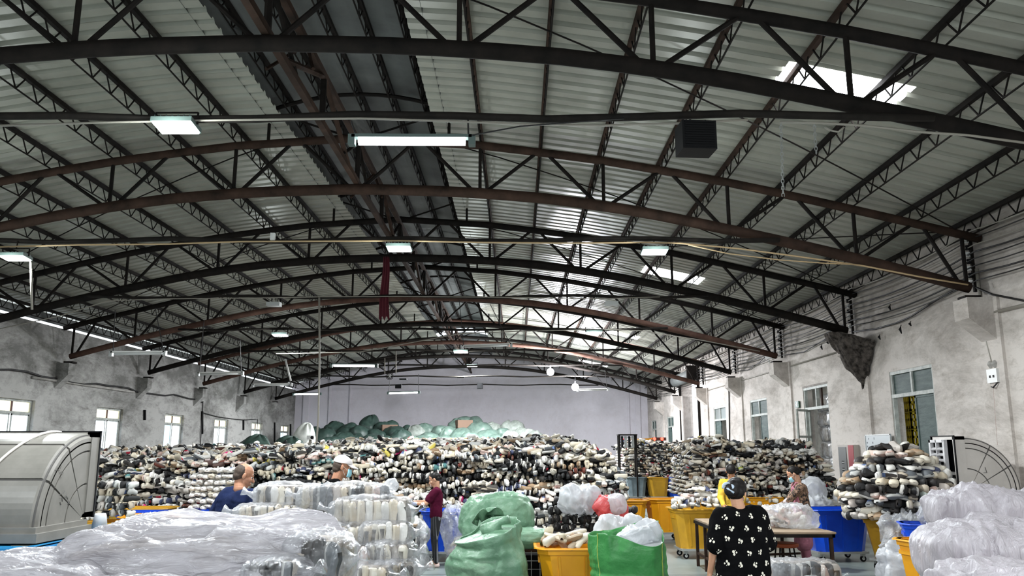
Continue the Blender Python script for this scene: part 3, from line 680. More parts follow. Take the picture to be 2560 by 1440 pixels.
# ring fan seen against end wall
p = at(974, 940, TY[5]); t = thing('ring_fan', 'small round caged fan hanging before the end wall', 'fan', p)
b = MB(); 
for r_ in (.15, .11): b.tube([(r_ * math.cos(a), 0, r_ * math.sin(a)) for a in np.linspace(0, 2 * PI, 25)], .013, 5, False)
for i in range(8): b.bar((0, 0, 0), (.15 * math.cos(i * PI / 4), 0, .15 * math.sin(i * PI / 4)), .008)
b.build('cage', M['steel'], t)
b = MB()
for i in range(3):
    a = i * 2 * PI / 3; b.add([(0, .01, 0), (.1 * math.cos(a), .03, .1 * math.sin(a)), (.1 * math.cos(a + .9), .0, .1 * math.sin(a + .9))], [(0, 1, 2)])
b.build('blade', M['alu'], t); b = MB(); b.disc((0, 0, 0), .035, .08, 10, 'y'); b.build('hub', M['white'], t)
b = MB(); b.tube([(0, 0, .15), (0, 0, .45)], .008, 5); b.build('hanger_cord', M['steel'], t)
small_box('bulkhead_lamp', 'small white bulkhead lamp on the second tie pipe, left slope', 'lamp', 682, 592, yB, .07, .12, .07, 'white')

# ---- right wall: row of cables on insulators
XC = XR - .10
for i in range(8):
    pts = []; z = 5.42 - i * .12
    ys = [5.5] + TY[0:8] + [YF - .1]
    for a, c in zip(ys[:-1], ys[1:]):
        for q in range(6):
            u = q / 6; pts.append((XC - .04 + .02 * math.sin(i), a + (c - a) * u, z - .10 * (1 - (2 * u - 1) ** 2) * (1 + .25 * math.sin(i * 2.1 + a)) ))
    cable('wall_cable', pts, .011 if i % 3 else .016, 'cable_w' if i in (0, 2) else 'cable', 'cable along the top of the right wall, %s from the eaves' % ordinal(i + 1), 'cable', 'cables on insulators along the right wall', 5)
for k in range(7):
    t = thing('insulator_rack', 'rack of stacked insulators on the right wall at the %s truss' % ordinal(k + 1), 'insulator', (XR - .12, TY[k] + .22, 0), 0, 'insulator racks on the right wall')
    b = MB(); b.bar((.06, 0, 4.42), (.06, 0, 5.5), .05); b.build('bracket', M['steel'], t)
    for i in range(8):
        z = 5.42 - i * .12
        b = MB(); b.tube([(0, 0, z - .04), (0, 0, z - .015), (0, 0, z), (0, 0, z + .015), (0, 0, z + .04)], [.035, .035, .02, .035, .035], 8); b.build('insulator', M['white'] if i % 2 else M['black'], t)
# heavy sagging cable below them with rag ends
pts = [at(x, y, X=XR - .06) for x, y in [(2600, 770), (2560, 752), (2480, 736), (2425, 712), (2380, 727), (2330, 757), (2280, 790), (2240, 808), (2190, 822), (2130, 830)]]
cable('sagging_cable', pts, .018, 'cable', 'heavy black cable drooping across the right wall beside the sooty corbel')
pts = [at(x, y, X=XR - .06) for x, y in [(2100, 815), (2060, 850), (2010, 880), (1960, 888), (1915, 890), (1900, 905), (1870, 925), (1830, 930)]]
cable('sagging_cable', pts, .014, 'cable', 'black cable drooping between the sooty corbel and the small camera')
for i, (px, py, l) in enumerate([(2253, 812, 22), (2277, 803, 12), (2226, 760, 16), (2200, 835, 14), (2055, 860, 14), (2070, 850, 10)]):
    a = at(px, py, X=XR - .07); c = at(px + 1, py + l, X=XR - .07); b = MB(); b.tube([a, (a + c) / 2 + Vector((-.02, .02, 0)), c], [.012, .028, .01], 6)
    tag(b.build('rag_end', M['black']), 'black rag scrap on the right wall cables, %s of six from the near end' % ordinal([2, 1, 3, 4, 5, 6][i]), 'rag', 'black rag scraps on the right wall cables')
# sooty cobweb hanging round the third corbel
M['soot'] = ramp_mat('sooty_cobweb', [(.35, (.018, .016, .014)), (.7, (.15, .13, .115))], 9, 8, .95, spec=.05)
nr, nc = 26, 40; V = []
for i in range(nr):
    for j in range(nc):
        u, v = i / (nr - 1), j / (nc - 1) * 2 - 1
        hw = .75 * (1 - u) ** 1.3 + .10; d = (.68 * (1 - u) ** 1.1 + .04) * max(.05, 1 - abs(v) ** 2.6)
        V.append([XR - .02 - d, TY[2] + v * hw - .06, 4.42 - .30 * abs(v) ** 2 * (1 - u) - u * 1.30])
V = np.array(V); V += np.array([.06, .07, .05]) * np.stack([fbm(V, 4, 1, 3), fbm(V, 4, 7, 3), fbm(V, 3.5, 13, 3)], -1); V[:, 0] = np.minimum(V[:, 0], XR - .015)
F = [(i * nc + j, i * nc + j + 1, (i + 1) * nc + j + 1, (i + 1) * nc + j) for i in range(nr - 1) for j in range(nc - 1)]
o = npmesh('cobweb', V, F, [M['soot']], True)
tag(o, 'sooty mass of cobweb draped round the third corbel on the right wall', 'cobweb', kind='stuff')
# conduit with clips along the right wall
b = MB(); b.tube([(XR - .03, 18.9, 4.12), (XR - .03, 33.4, 4.15)], .02, 6); tag(b.build('wall_conduit', M['cable_w'], None, True), 'long white conduit on the right wall between the two sooty corbels', 'conduit')
b = MB(); b.tube([(XR - .03, 6, 3.80), (XR - .03, 13.9, 4.03)], .03, 6); tag(b.build('wall_conduit', M['cable_w'], None, True), 'white conduit at the top right under the white corbel', 'conduit')
b = MB(); b.tube([at(x, y, X=XR - .03) for x, y in ((2441, 672), (2452, 760), (2470, 860), (2484, 912))], .028, 7); tag(b.build('wall_pipe', M['cable_w'], None, True), 'white pipe dropping to the switch box right of the green-paned window', 'pipe')
b = MB(); b.tube([at(x, y, X=XR - .03) for x, y in ((2486, 958), (2490, 1020), (2497, 1112))], .022, 7); tag(b.build('wall_pipe', mat('pink_brown_pipe', (.34, .22, .18), .6), None, True), 'pinkish pipe dropping from the switch box to the right air duct', 'pipe')
for px0, px1, y0, y1, lab in ((2148, 2166, 862, 1105, 'white pipe running down the right wall left of the green-paned window'), (1850, 1853, 965, 1110, 'grey pipe between the two small windows with louvred panes'), (1822, 1824, 955, 1105, 'thin dark pipe right of the small pale-paned window')):
    b = MB(); b.tube([at(px0, y0, X=XR - .03), at((px0 + px1) / 2, (y0 + y1) / 2, X=XR - .03), at(px1, y1, X=XR - .03)], .022, 6)
    tag(b.build('wall_pipe', M['cable_w' if 'white' in lab else 'steel'], None, True), lab, 'pipe')
p = at(2493, 938, X=XR); t = thing('switch_box', 'white switch box with two dark bells on a pipe, right wall', 'switch', p)
b = MB(); b.box((-.09, -.14, -.12), (0, .14, .10)); b.build('housing', M['white'], t)
for s in (-1, 1):
    b = MB(); b.tube([(-.02, s * .06, .14), (-.05, s * .06, .2), (-.07, s * .06, .23)], [.055, .06, .02], 9); b.build('bell', M['concrete'], t)
for s in (-1, 1):
    b = MB(); b.box((-.096, s * .05 - .02, -.04), (-.09, s * .05 + .02, 0)); b.build('switch', M['black'], t)
b = MB(); b.tube([(-.07, -.12, -.12), (-.1, -.02, -.2), (-.06, .1, -.18)], .012, 5); b.build('cable_tail', M['cable'], t)
def cctv(label, px, py, X):
    p = at(px, py, X=X); t = thing('security_camera', label, 'camera', p, .5)
    b = MB(); b.box((-.05, -.13, -.045), (.05, .13, .045)); b.build('body', M['white'], t)
    b = MB(); b.disc((0, -.135, 0), .036, .02, 10, 'y'); b.build('lens', M['black'], t)
    b = MB(); b.tube([(0, .05, -.05), (.08, .08, -.16), (.3, .08, -.16)], .02, 6); b.build('arm', M['white'], t)
cctv('small white security camera under the fourth truss end', 1924, 893, XR - .4)
cctv('small white security camera on the left wall side by the drop cable', 776, 1094, -4.7)
b = MB(); q = at(776, 1100, X=-4.7); b.tube([q, (q.x, q.y, .8)], .035, 6); tag(b.build('camera_post', M['cable_w']), 'thin pale post rising out of the shoe heap under a small camera', 'post')
# corbel 2 brighter box hood (the white concrete haunch) already built; electric cabinet, board, exit box
t = thing('electric_cabinet', 'tall electric cabinet with grey door and red side on right wall', 'cabinet', (XR - .005, 19.35, 0)); t.scale = (.4, 1, 1); M['cab_grey'] = mat('cabinet_grey_green', (.06, .065, .06), .5); M['cab_red'] = mat('cabinet_red', (.33, .012, .02), .5, 0, .2)
b = MB(); b.box((-.30, -.42, .85), (-.0, .52, 1.93)); b.build('housing', mat('cabinet_beige', (.42, .38, .34), .6), t)
b = MB(); b.box((-.325, .02, .90), (-.30, .48, 1.88)); b.build('door', M['cab_grey'], t)
b = MB(); b.box((-.32, -.40, .86), (-.30, -.10, 1.92)); b.build('red_panel', M['cab_red'], t)
for z, s in ((1.52, .12), (1.36, .12), (1.05, .09)):
    b = MB()
    for q in range(3): b.box((-.329, .17 + q * .05, z), (-.325, .195 + q * .05, z + .02)); b.box((-.329, .17, z + .03), (-.325, .31, z + .042)); b.box((-.329, .17, z - .022), (-.325, .31, z - .012))
    b.build('label_print', M['white'], t)
t = thing('notice_board', 'grey-white notice board with handwriting beside the green-paned window', 'board', (XR - .085, 17.7, 1.72))
b = MB(); b.box((-.02, -.62, -.52), (.0, .62, .42)); b.build('sheet', mat('whiteboard', (.56, .60, .62), .35), t)
b = MB()
for a, c in (((-.62, -.52), (.62, -.50)), ((-.62, .40), (.62, .42)), ((-.62, -.52), (-.60, .42)), ((.60, -.52), (.62, .42))): b.box((-.03, a[0], a[1]), (-.018, c[0], c[1]))
b.build('frame', M['alu'], t)
b = MB(); rr = random.Random(3)
for row in range(9):
    z = .33 - row * .085; y = .55
    n = 3 if row < 5 else 12
    for q in range(n):
        if rr.random() < .25: y -= .09; continue
        w = rr.uniform(.035, .06)
        for s in range(4): z2 = z + rr.uniform(-.02, .02); b.box((-.0215, y - w, z2), (-.02, y, z2 + .006))
        b.box((-.0215, y - w * .5, z - .025), (-.02, y - w * .5 + .006, z + .028)); y -= w + .03 + (.2 if row < 5 else 0)
b.build('handwriting', mat('marker_ink', (.08, .09, .12), .6), t)['kind'] = 'stuff'
t = thing('exit_sign', 'tiny dark green exit sign box beside the open window with bales', 'sign', (XR - .02, 22.75, 3.03))
b = MB(); b.box((-.04, -.15, -.09), (0, .15, .09)); b.build('box', mat('sign_green_dark', (.03, .09, .05), .5), t)
b = MB(); b.box((-.045, -.03, -.05), (-.04, .02, .06)); b.box((-.045, -.07, -.01), (-.04, .07, .01)); b.build('running_mark', M['white'], t)

# ---- left wall fittings
pts = [(XL + .05, 5 + 29.4 * i / 40, 3.80 + .05 * math.sin(i * .9) + .03 * math.sin(i * 2.3)) for i in range(41)]
cable('wall_cable', pts, .030, 'cable', 'thick black cable along the left wall above the windows')
cable('wall_cable', [(XL + .05, 34.45, 3.78), (XL + .05, 34.5, 2.4), (XL + .05, 34.5, 1.2)], .02, 'cable', 'black cable dropping down the left wall between the third and fourth windows')
cable('wall_cable', sag((XL + .05, 34.5, 3.3), (XL + .05, 41.9, 3.3), .12, 10, .02) + [Vector((XL + .05, 41.95, 1.4))], .018, 'cable', 'thin black cable draping over the fourth window on the left wall')
b = MB(); b.tube([(XL + .04, 22.2, 3.74), (XL + .04, 28.2, 3.74)], .04, 6); tag(b.build('wall_conduit', M['concrete'], None, True), 'grey conduit lying along the left wall under the thick black cable', 'conduit')
for i, (px, y0, y1) in enumerate([(361, 1025, 1050), (505, 1028, 1085), (608, 1050, 1075), (686, 1056, 1105), (726, 1060, 1092)]):
    a, c = at(px, y0, X=XL + .03), at(px, y1, X=XL + .03); b = MB(); b.bar(a, c, .10, .05)
    tag(b.build('wall_hook', M['black']), 'short black upright bar on the left wall, %s from the near end' % ordinal(i + 1), 'bar', 'black bars on the left wall')
# blinds roll / roller shutter over the tall gateway at the right
t = thing('door_1', None, None, (XR, 36.95, 0), kind='structure')
b = MB(); b.tube([(-.25, -2.1, 4.95), (-.25, 2.1, 4.95)], .26, 16); b.build('shutter_roll', M['roof_dark'], t, True)
b = MB(); b.box((-.55, -2.2, 4.7), (-.0, -2.05, 5.3)); b.box((-.55, 2.05, 4.7), (-.0, 2.2, 5.3)); b.build('roll_bracket', M['steel'], t)
b = MB(); b.box((-.1, -2.0, 0), (.05, -1.9, 4.75)); b.box((-.1, 1.9, 0), (.05, 2.0, 4.75)); b.build('guide_rail', M['steel'], t)
# outside that gateway: brick corner and a stack of pale rag bundles
b = MB(); b.box((XR + 4.5, 35.2, 0), (XR + 4.8, 52, 6.5)); tag(b.build('wall_outside', mat('outside_brick_red', (.55, .22, .13), .8)), kind='structure')
b = MB(); b.box((XR + .25, 38.85, 0), (XR + .5, 42, 5.4)); tag(b.build('wall_gate', M['wall_right']), kind='structure')
M['cream_bag'] = ramp_mat('pale_pink_bags', [(.3, (.45, .38, .38)), (.7, (.85, .78, .78))], 9, 4, .5)
# ================================================================ SHOES
M['shoe'] = attr_mat('shoe_canvas_rubber_leather', .6, .25)
def shoe_template(us, w, h, kind=0, n=8):
    """one shoe, toe along +y, sole on z=0; verts, quads, face class 0 sole 1 upper 2 opening 3 accent"""
    L_ = .27; V = []; F = []; C = []; s = .024 if kind != 2 else .02
    for i, u in enumerate(us):
        ww, hh = w[i], h[i]; y = (u - .5) * L_; c = .008 * math.sin(u * PI)   # banana of the sole
        zt = .004 * (1 - u) + (.012 * max(0, u - .8) / .2)
        if n == 8:
            ring = [(-ww * .92 + c, zt), (ww * .92 + c, zt), (ww * 1.06 + c, s + zt), (ww + c, s + .5 * (hh - s)), (ww * .55 + c, hh), (-ww * .55 + c, hh), (-ww + c, s + .5 * (hh - s)), (-ww * 1.06 + c, s + zt)]
        else:
            ring = [(-ww + c, zt), (ww + c, zt), (ww * 1.05 + c, s + .2 * (hh - s)), (ww * .55 + c, hh), (-ww * .55 + c, hh), (-ww * 1.05 + c, s + .2 * (hh - s))]
        V += [(x, y, z) for x, z in ring]
    cls8 = [0, 0, 1, 1, 9, 1, 1, 0]; cls6 = [0, 0, 1, 9, 1, 0]
    for i in range(len(us) - 1):
        um = (us[i] + us[i + 1]) / 2
        for k in range(n):
            F.append((i * n + k, (i + 1) * n + k, (i + 1) * n + (k + 1) % n, i * n + (k + 1) % n))
            c = (cls8 if n == 8 else cls6)[k]
            if c == 9: c = 2 if um < (.46 if kind != 2 else .62) else (3 if um < .75 else 1)
            C.append(c)
    m = (len(us) - 1) * n
    for b0, fl in ((0, True), (m, False)):
        q = [(0, 1, 2, n - 1), (n - 1, 2, 3, n - 2), (n - 2, 3, 4, n - 3)] if n == 8 else [(0, 1, 2, 5), (5, 2, 3, 4)]
        for a in q: F.append(tuple(b0 + x for x in (a[::-1] if not fl else a))); C.append(0 if a == q[0] else 1)
    return np.array(V), np.array(F), np.array(C)
US = [0, .05, .2, .4, .58, .76, .90, .97, 1.0]
SNEAK = shoe_template(US, [.018, .030, .034, .032, .037, .046, .041, .029, .012], [.058, .078, .083, .080, .077, .060, .052, .042, .026])
CLOG = shoe_template(US, [.02, .032, .036, .036, .043, .050, .046, .034, .014], [.05, .062, .066, .070, .083, .078, .066, .050, .030], 1)
SLIP = shoe_template(US, [.02, .032, .035, .034, .040, .046, .041, .030, .012], [.040, .05, .052, .050, .062, .062, .054, .042, .024], 2)
LOW = shoe_template([0, .12, .5, .8, 1.0], [.022, .034, .036, .046, .018], [.055, .08, .08, .056, .034], 0, 6)
PAL = [((.74, .72, .68), (.78, .76, .72), .15), ((.78, .73, .62), (.62, .56, .46), .15), ((.58, .50, .38), (.68, .61, .48), .10), ((.50, .46, .42), (.50, .46, .42), .05),
       ((.020, .019, .019), (.62, .60, .56), .12), ((.014, .014, .015), (.03, .03, .03), .18), ((.05, .045, .04), (.42, .36, .28), .06), ((.30, .20, .12), (.45, .36, .26), .05),
       ((.11, .12, .13), (.5, .5, .48), .05), ((.60, .42, .36), (.66, .58, .52), .03), ((.06, .07, .13), (.58, .56, .54), .02), ((.45, .02, .05), (.6, .5, .48), .008),
       ((.08, .20, .20), (.4, .45, .4), .008), ((.70, .58, .12), (.6, .55, .35), .008), ((.55, .62, .05), (.6, .6, .4), .003), ((.75, .04, .22), (.7, .5, .5), .003), ((.16, .045, .03), (.10, .06, .05), .025)]
PALW = np.array([p[2] for p in PAL]); PALW /= PALW.sum()
ACC = np.array([(.6, .6, .58), (.03, .03, .03), (.5, .46, .4), (.35, .02, .04), (.1, .15, .3)])
NR = np.random.default_rng(11)
def scatter_shoes(specs, tmpl):
    """specs: list of (pos(3), fwd angle z, pitch, roll, scale, palette or None) -> V,F,colour"""
    T, Fq, Cc = tmpl; n = len(specs); nv = len(T)
    P = np.array([s[0] for s in specs]); yaw = np.array([s[1] for s in specs]); pit = np.array([s[2] for s in specs]); rol = np.array([s[3] for s in specs]); scl = np.array([s[4] for s in specs])
    X = T[None].repeat(n, 0) * scl[:, None, None]; X[:, :, 2] -= .035
    X[:, :, 0] *= NR.uniform(.98, 1.22, n)[:, None] * NR.choice([-1, 1], n)[:, None]; X[:, :, 2] *= NR.uniform(.95, 1.3, n)[:, None]; X[:, :, 1] *= .92
    def rot(X, a, i, j):
        c, s = np.cos(a)[:, None], np.sin(a)[:, None]; xi, xj = X[:, :, i] * c - X[:, :, j] * s, X[:, :, i] * s + X[:, :, j] * c
        Y = X.copy(); Y[:, :, i] = xi; Y[:, :, j] = xj; return Y
    X = rot(X, rol, 2, 0); X = rot(X, pit, 1, 2); X = rot(X, yaw, 0, 1); X += P[:, None, :]
    F = (Fq[None] + (np.arange(n) * nv)[:, None, None]).reshape(-1, 4)
    pal = np.array([NR.choice(len(PAL), p=PALW) if s[5] is None else s[5] for s in specs])
    up = np.array([p[0] for p in PAL])[pal]; so = np.array([p[1] for p in PAL])[pal]; j = NR.uniform(.75, 1.15, (n, 1)); up = up * j; so = so * NR.uniform(.7, 1.1, (n, 1))
    ac = ACC[NR.integers(0, len(ACC), n)]; ac = np.where(NR.random((n, 1)) < .5, up * .85, ac); inn = np.where(NR.random((n, 1)) < .45, np.array([[.03, .028, .026]]), up * .35)
    tab = np.stack([so, up, inn, ac], 1); col = tab[:, Cc].reshape(-1, 3)
    return X.reshape(-1, 3), F, col
def hmap(x, y):
    """top height of the main shoe heap"""
    P = np.array([[x, y, 0.]])
    base = np.interp(x, [-13, -10.5, -9.5, -6, -3.5, 1.2, 1.7, 2.05], [1.45, 1.55, 1.62, 1.68, 1.80, 1.86, 1.75, 1.2])
    back = np.interp(y, [15, 17, 20, 24, 30], [-.12, .0, .10, .17, .22])
    return float(base + back + .10 * noise(P, .9, 3)[0] + .05 * noise(P, 2.3, 4)[0])
def yfront(x): return float(np.interp(x, [-13.1, -11, -9.6, -8.6, -3, 0, 2.05], [19.5, 18, 17, 15.9, 15.6, 15.2, 15.0]))
stuff = {'m': [], 'c': [], 's': [], 'l': []}
def put(kind, *a): stuff[kind].append(a)
rr = random.Random(5)
def rnd_out(yaw0, side=.28):
    """yaw of a shoe whose toe (or side) looks out of the face; yaw0 = yaw that points +y outwards"""
    if rr.random() < side: return yaw0 + rr.choice((-1, 1)) * PI / 2 + rr.gauss(0, .25)
    return yaw0 + rr.choice((0, 0, PI)) + rr.gauss(0, .28)
kinds = ('m', 'm', 'c', 's')
# front face of the main heap, in layers
x = -13.0
z = .06
layer = 0
while z < 2.2:
    x = -12.85 + rr.random() * .1
    while x < 2.0:
        run = rr.random() < .75      # bundles: several alike side by side
        nrun = rr.choice((2, 4, 4, 6, 6, 8)); pal = NR.choice(len(PAL), p=PALW) if run else None; kd = rr.choice(kinds); yw = rnd_out(PI, .13); rl = rr.choice((0, PI, PI / 2, -PI / 2))
        if kd == 's': rl = rr.choice((PI / 2, -PI / 2, 0))
        for q in range(nrun):
            if x > 2.0: break
            yf = yfront(x) + .30 * z + .10 * math.sin(x * 2.1 + layer) + .06 * math.sin(x * 5.3)
            if z < hmap(x, yf + .3):
                p = (x + rr.gauss(0, .012), yf + rr.gauss(0, .05), z + rr.gauss(0, .022) + .04 * math.sin(x * 1.7 + layer * .6))
                put(kd, p, yw + rr.gauss(0, .12), rr.gauss(.05, .16), (rl if q % 2 == 0 else rl + PI) + rr.gauss(0, .15), rr.uniform(.85, 1.08), pal)
            x += .092 if rl in (0, PI) else .082
    z += .088; layer += 1
# top of the main heap
def toppatch(x0, x1, y0, y1, dens, kd=None, hf=hmap, jz=.04, yfn=yfront):
    n = int((x1 - x0) * (y1 - y0) * dens)
    for _ in range(n):
        x, y = rr.uniform(x0, x1), rr.uniform(y0, y1)
        if yfn and y < yfn(x) + .35: continue
        put(kd or rr.choice(kinds), (x, y, hf(x, y) + rr.gauss(0, jz)), rr.uniform(0, 2 * PI), rr.gauss(0, .35), rr.choice((0, PI, PI / 2, 0)) + rr.gauss(0, .3), rr.uniform(.85, 1.1), None)
toppatch(-12.85, 1.95, 15.3, 19, 48)
toppatch(-13, 1.9, 19, 24, 30, 'l', jz=.05)
toppatch(-13, 1.8, 24, 34, 13, 'l', jz=.06)
# near right heap above its row of bins
def h2(x, y): return float(np.interp(x, [3.7, 3.95, 4.6, 5.3, 6.2, 6.5, 6.75, 6.95], [1.55, 1.85, 2.0, 1.86, 1.98, 1.85, 1.45, 1.0]) + .05 * math.sin(x * 6 + y) + .03 * math.sin(x * 13))
z = .78; layer = 0
while z < 2.1:
    x = 3.68
    while x < 6.95:
        nrun = rr.choice((2, 4, 6)); pal = NR.choice(len(PAL), p=PALW) if rr.random() < .6 else None; yw = rnd_out(PI, .13); kd = rr.choice(kinds); rl = rr.choice((0, PI, PI / 2))
        for q in range(nrun):
            yf = 18.05 + .38 * (z - .8) + .05 * math.sin(x * 4 + layer)
            if z < h2(x, yf) and x < 6.95: put(kd, (x, yf + rr.gauss(0, .05), z + rr.gauss(0, .028)), yw + rr.gauss(0, .25), rr.gauss(.05, .2), rl + (q % 2) * PI + rr.gauss(0, .2), rr.uniform(.85, 1.08), pal)
            x += .088
    z += .085; layer += 1
for sx, y0, y1 in ((3.72, 18.2, 20.4), (6.85, 18.2, 20.4)):
    z = .85
    while z < 1.9:
        y = y0
        while y < y1:
            if z < h2(sx + (.15 if sx < 5 else -.15), y): put('m', (sx + (z - .8) * (.22 if sx < 5 else -.22), y, z), (-PI / 2 if sx > 5 else PI / 2) + rr.gauss(0, .3), 0, rr.choice((0, PI)), 1, None)
            y += .1
        z += .09
toppatch(3.9, 6.7, 18.5, 20.6, 60, hf=h2, yfn=None)
# far right heap
def h3(x, y): return 2.06 + .12 * math.sin(x * 1.9) + .05 * math.sin(x * 5 + y) - (.25 if x < 4.25 else 0)
z = .75
while z < 2.2:
    x = 4.0
    while x < 7.6:
        yf = 30.9 + .3 * (z - .8)
        if z < h3(x, yf): put('l', (x, yf + rr.gauss(0, .05), z + rr.gauss(0, .02)), rnd_out(PI, .3), rr.gauss(0, .2), rr.choice((0, PI, PI / 2)), rr.uniform(.85, 1.05), None)
        x += .10
    z += .095
toppatch(4.0, 7.6, 31.2, 35, 22, 'l', hf=h3, yfn=None)
z = .1
while z < 2.0:      # its aisle side
    y = 31
    while y < 35: put('l', (4.0 + .15 * z, y, z), PI / 2 + rr.gauss(0, .3), 0, 0, 1, None); y += .11
    z += .1
# low heap between, left of the duct
def heap_core(name_list):
    pass
core_V = []; core_F = []
def core_grid(xs, ys, hf, yfn, z0=0.):
    o = len(core_V); nx_, ny_ = len(xs), len(ys)
    for x in xs:
        y_f = yfn(x)
        for j, t in enumerate(ys):
            if j == 0: core_V.append((x, y_f + .12, z0))
            elif j == 1: core_V.append((x, y_f + .12 + .3 * (hf(x, y_f + .5) - .1), max(z0, hf(x, y_f + .5) - .10)))
            else: y = y_f + .6 + t; core_V.append((x, y, hf(x, y) - .09))
    for i in range(nx_ - 1):
        for j in range(ny_ - 1): core_F.append((o + i * ny_ + j, o + (i + 1) * ny_ + j, o + (i + 1) * ny_ + j + 1, o + i * ny_ + j + 1))
core_grid(list(np.linspace(-12.9, 1.98, 90)), [0, 0, .4, .8, 1.4, 2, 3, 4, 5, 6, 8, 10, 12, 14, 16, 19], hmap, yfront)
core_grid(list(np.linspace(3.8, 6.85, 24)), [0, 0, .3, .8, 1.4, 2], h2, lambda x: 18.15, .78)
core_grid(list(np.linspace(4.1, 7.7, 16)), [0, 0, .6, 1.2, 2, 3.5], h3, lambda x: 31.0, .1)
for layer in range(7):     # neat pale stack over the left blue bin, small dark stack by the duct
    for q in range(9):
        if layer == 6 and abs(q - 4) > 3: continue
        put('m', (-4.98 + (q - 4) * .102 + rr.gauss(0, .008), 14.0 + .015 * layer, .90 + layer * .098), PI + rr.gauss(0, .18), rr.gauss(0, .06), (q % 2) * PI + rr.gauss(0, .1), 1.0, 1 if (layer * 3 + q) % 9 == 0 else 0)
for layer in range(5):
    for q in range(7): put(rr.choice(('m', 'c')), (-5.75 + (q - 3) * .10, 11.9, .96 + layer * .095), PI + rr.gauss(0, .3), rr.gauss(0, .1), PI / 2 + (q % 2) * PI + rr.gauss(0, .2), 1.0, (8, 6, 2, 5, 3, 8, 4)[(q + layer * 2) % 7])
Vs, Fs, Cs = [], [], []; off = 0
for k_, tm in (('m', SNEAK), ('c', CLOG), ('s', SLIP), ('l', LOW)):
    V_, F_, C_ = scatter_shoes(stuff[k_], tm); Vs.append(V_); Fs.append(F_ + off); Cs.append(C_); off += len(V_)
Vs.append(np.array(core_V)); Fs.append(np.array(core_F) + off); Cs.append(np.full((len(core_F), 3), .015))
NSTUFF = sum(len(v) for v in stuff.values())
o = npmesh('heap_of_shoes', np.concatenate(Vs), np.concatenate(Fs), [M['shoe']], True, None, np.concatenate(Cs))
tag(o, 'huge heaps of bundled old shoes, mostly white, cream and black, filling the middle of the hall', 'shoe heap', kind='stuff')

# ---- individual shoes: the nearest ones
SH = {}
PN = ['white', 'cream', 'tan', 'grey-beige', 'black white-soled', 'all black', 'dark tan-soled', 'brown', 'dark grey', 'pink', 'navy blue', 'red', 'teal', 'yellow', 'lime green', 'hot pink', 'dark maroon']
KN = {'m': 'lace-up shoe', 'c': 'round-toed clog', 's': 'slipper'}
def shoe_proto(kd, pal, v=0):
    key = (kd, pal, v)
    if key in SH: return SH[key]
    T, Fq, Cc = {'m': SNEAK, 'c': CLOG, 's': SLIP}[kd]
    q = random.Random(hash((pal, v)) % 999); j = q.uniform(.85, 1.1)
    me = []
    names = {0: 'sole', 1: 'upper', 2: 'lining', 3: 'tongue'}
    for c in (0, 1, 2, 3):
        sel = Fq[Cc == c]; used = np.unique(sel); mp_ = {u: i for i, u in enumerate(used)}
        V = T[used] - np.array([0, 0, .035]); F = [tuple(mp_[i] for i in f) for f in sel]
        m_ = bpy.data.meshes.new(names[c]); m_.from_pydata(V.tolist(), [], F)
        up, so = np.array(PAL[pal][0]) * j, np.array(PAL[pal][1]) * q.uniform(.8, 1.05)
        colr = {0: so, 1: up, 2: np.array([.035, .03, .028]) if q.random() < .6 else up * .4, 3: up * .85 if q.random() < .5 else ACC[q.randrange(5)]}[c]
        mk = 'shoe_%02x%02x%02x' % tuple(int(min(.99, x_) * 40) for x_ in colr)
        if mk not in M: M[mk] = mat('shoe_colour_' + mk[5:], tuple(float(x_) for x_ in colr), .55, 0, .35)
        m_.materials.append(M[mk]); m_.polygons.foreach_set('use_smooth', [True] * len(m_.polygons)); m_.update(); me.append((names[c], m_))
    SH[key] = me; return me
NIND = 0
def shoe_obj(p, yaw, pit, rol, scl, kd, pal, label, group, lod=True):
    global NIND; NIND += 1
    me = shoe_proto(kd, pal, rr.randrange(2))
    root = bpy.data.objects.new('shoe', me[1][1]); COL.objects.link(root); root.location = p
    # same order of turns as in scatter_shoes: roll about y, pitch about x, yaw about z
    root.rotation_euler = (pit, 0, yaw); root.rotation_mode = 'QUATERNION'
    root.rotation_quaternion = (Matrix.Rotation(yaw, 3, 'Z') @ Matrix.Rotation(pit, 3, 'X') @ Matrix.Rotation(rol, 3, 'Y')).to_quaternion()
    root.scale = (scl, scl, scl)
    for i in (0, 2, 3): link(me[i][0], me[i][1], root)
    return tag(root, label, 'shoe', group)
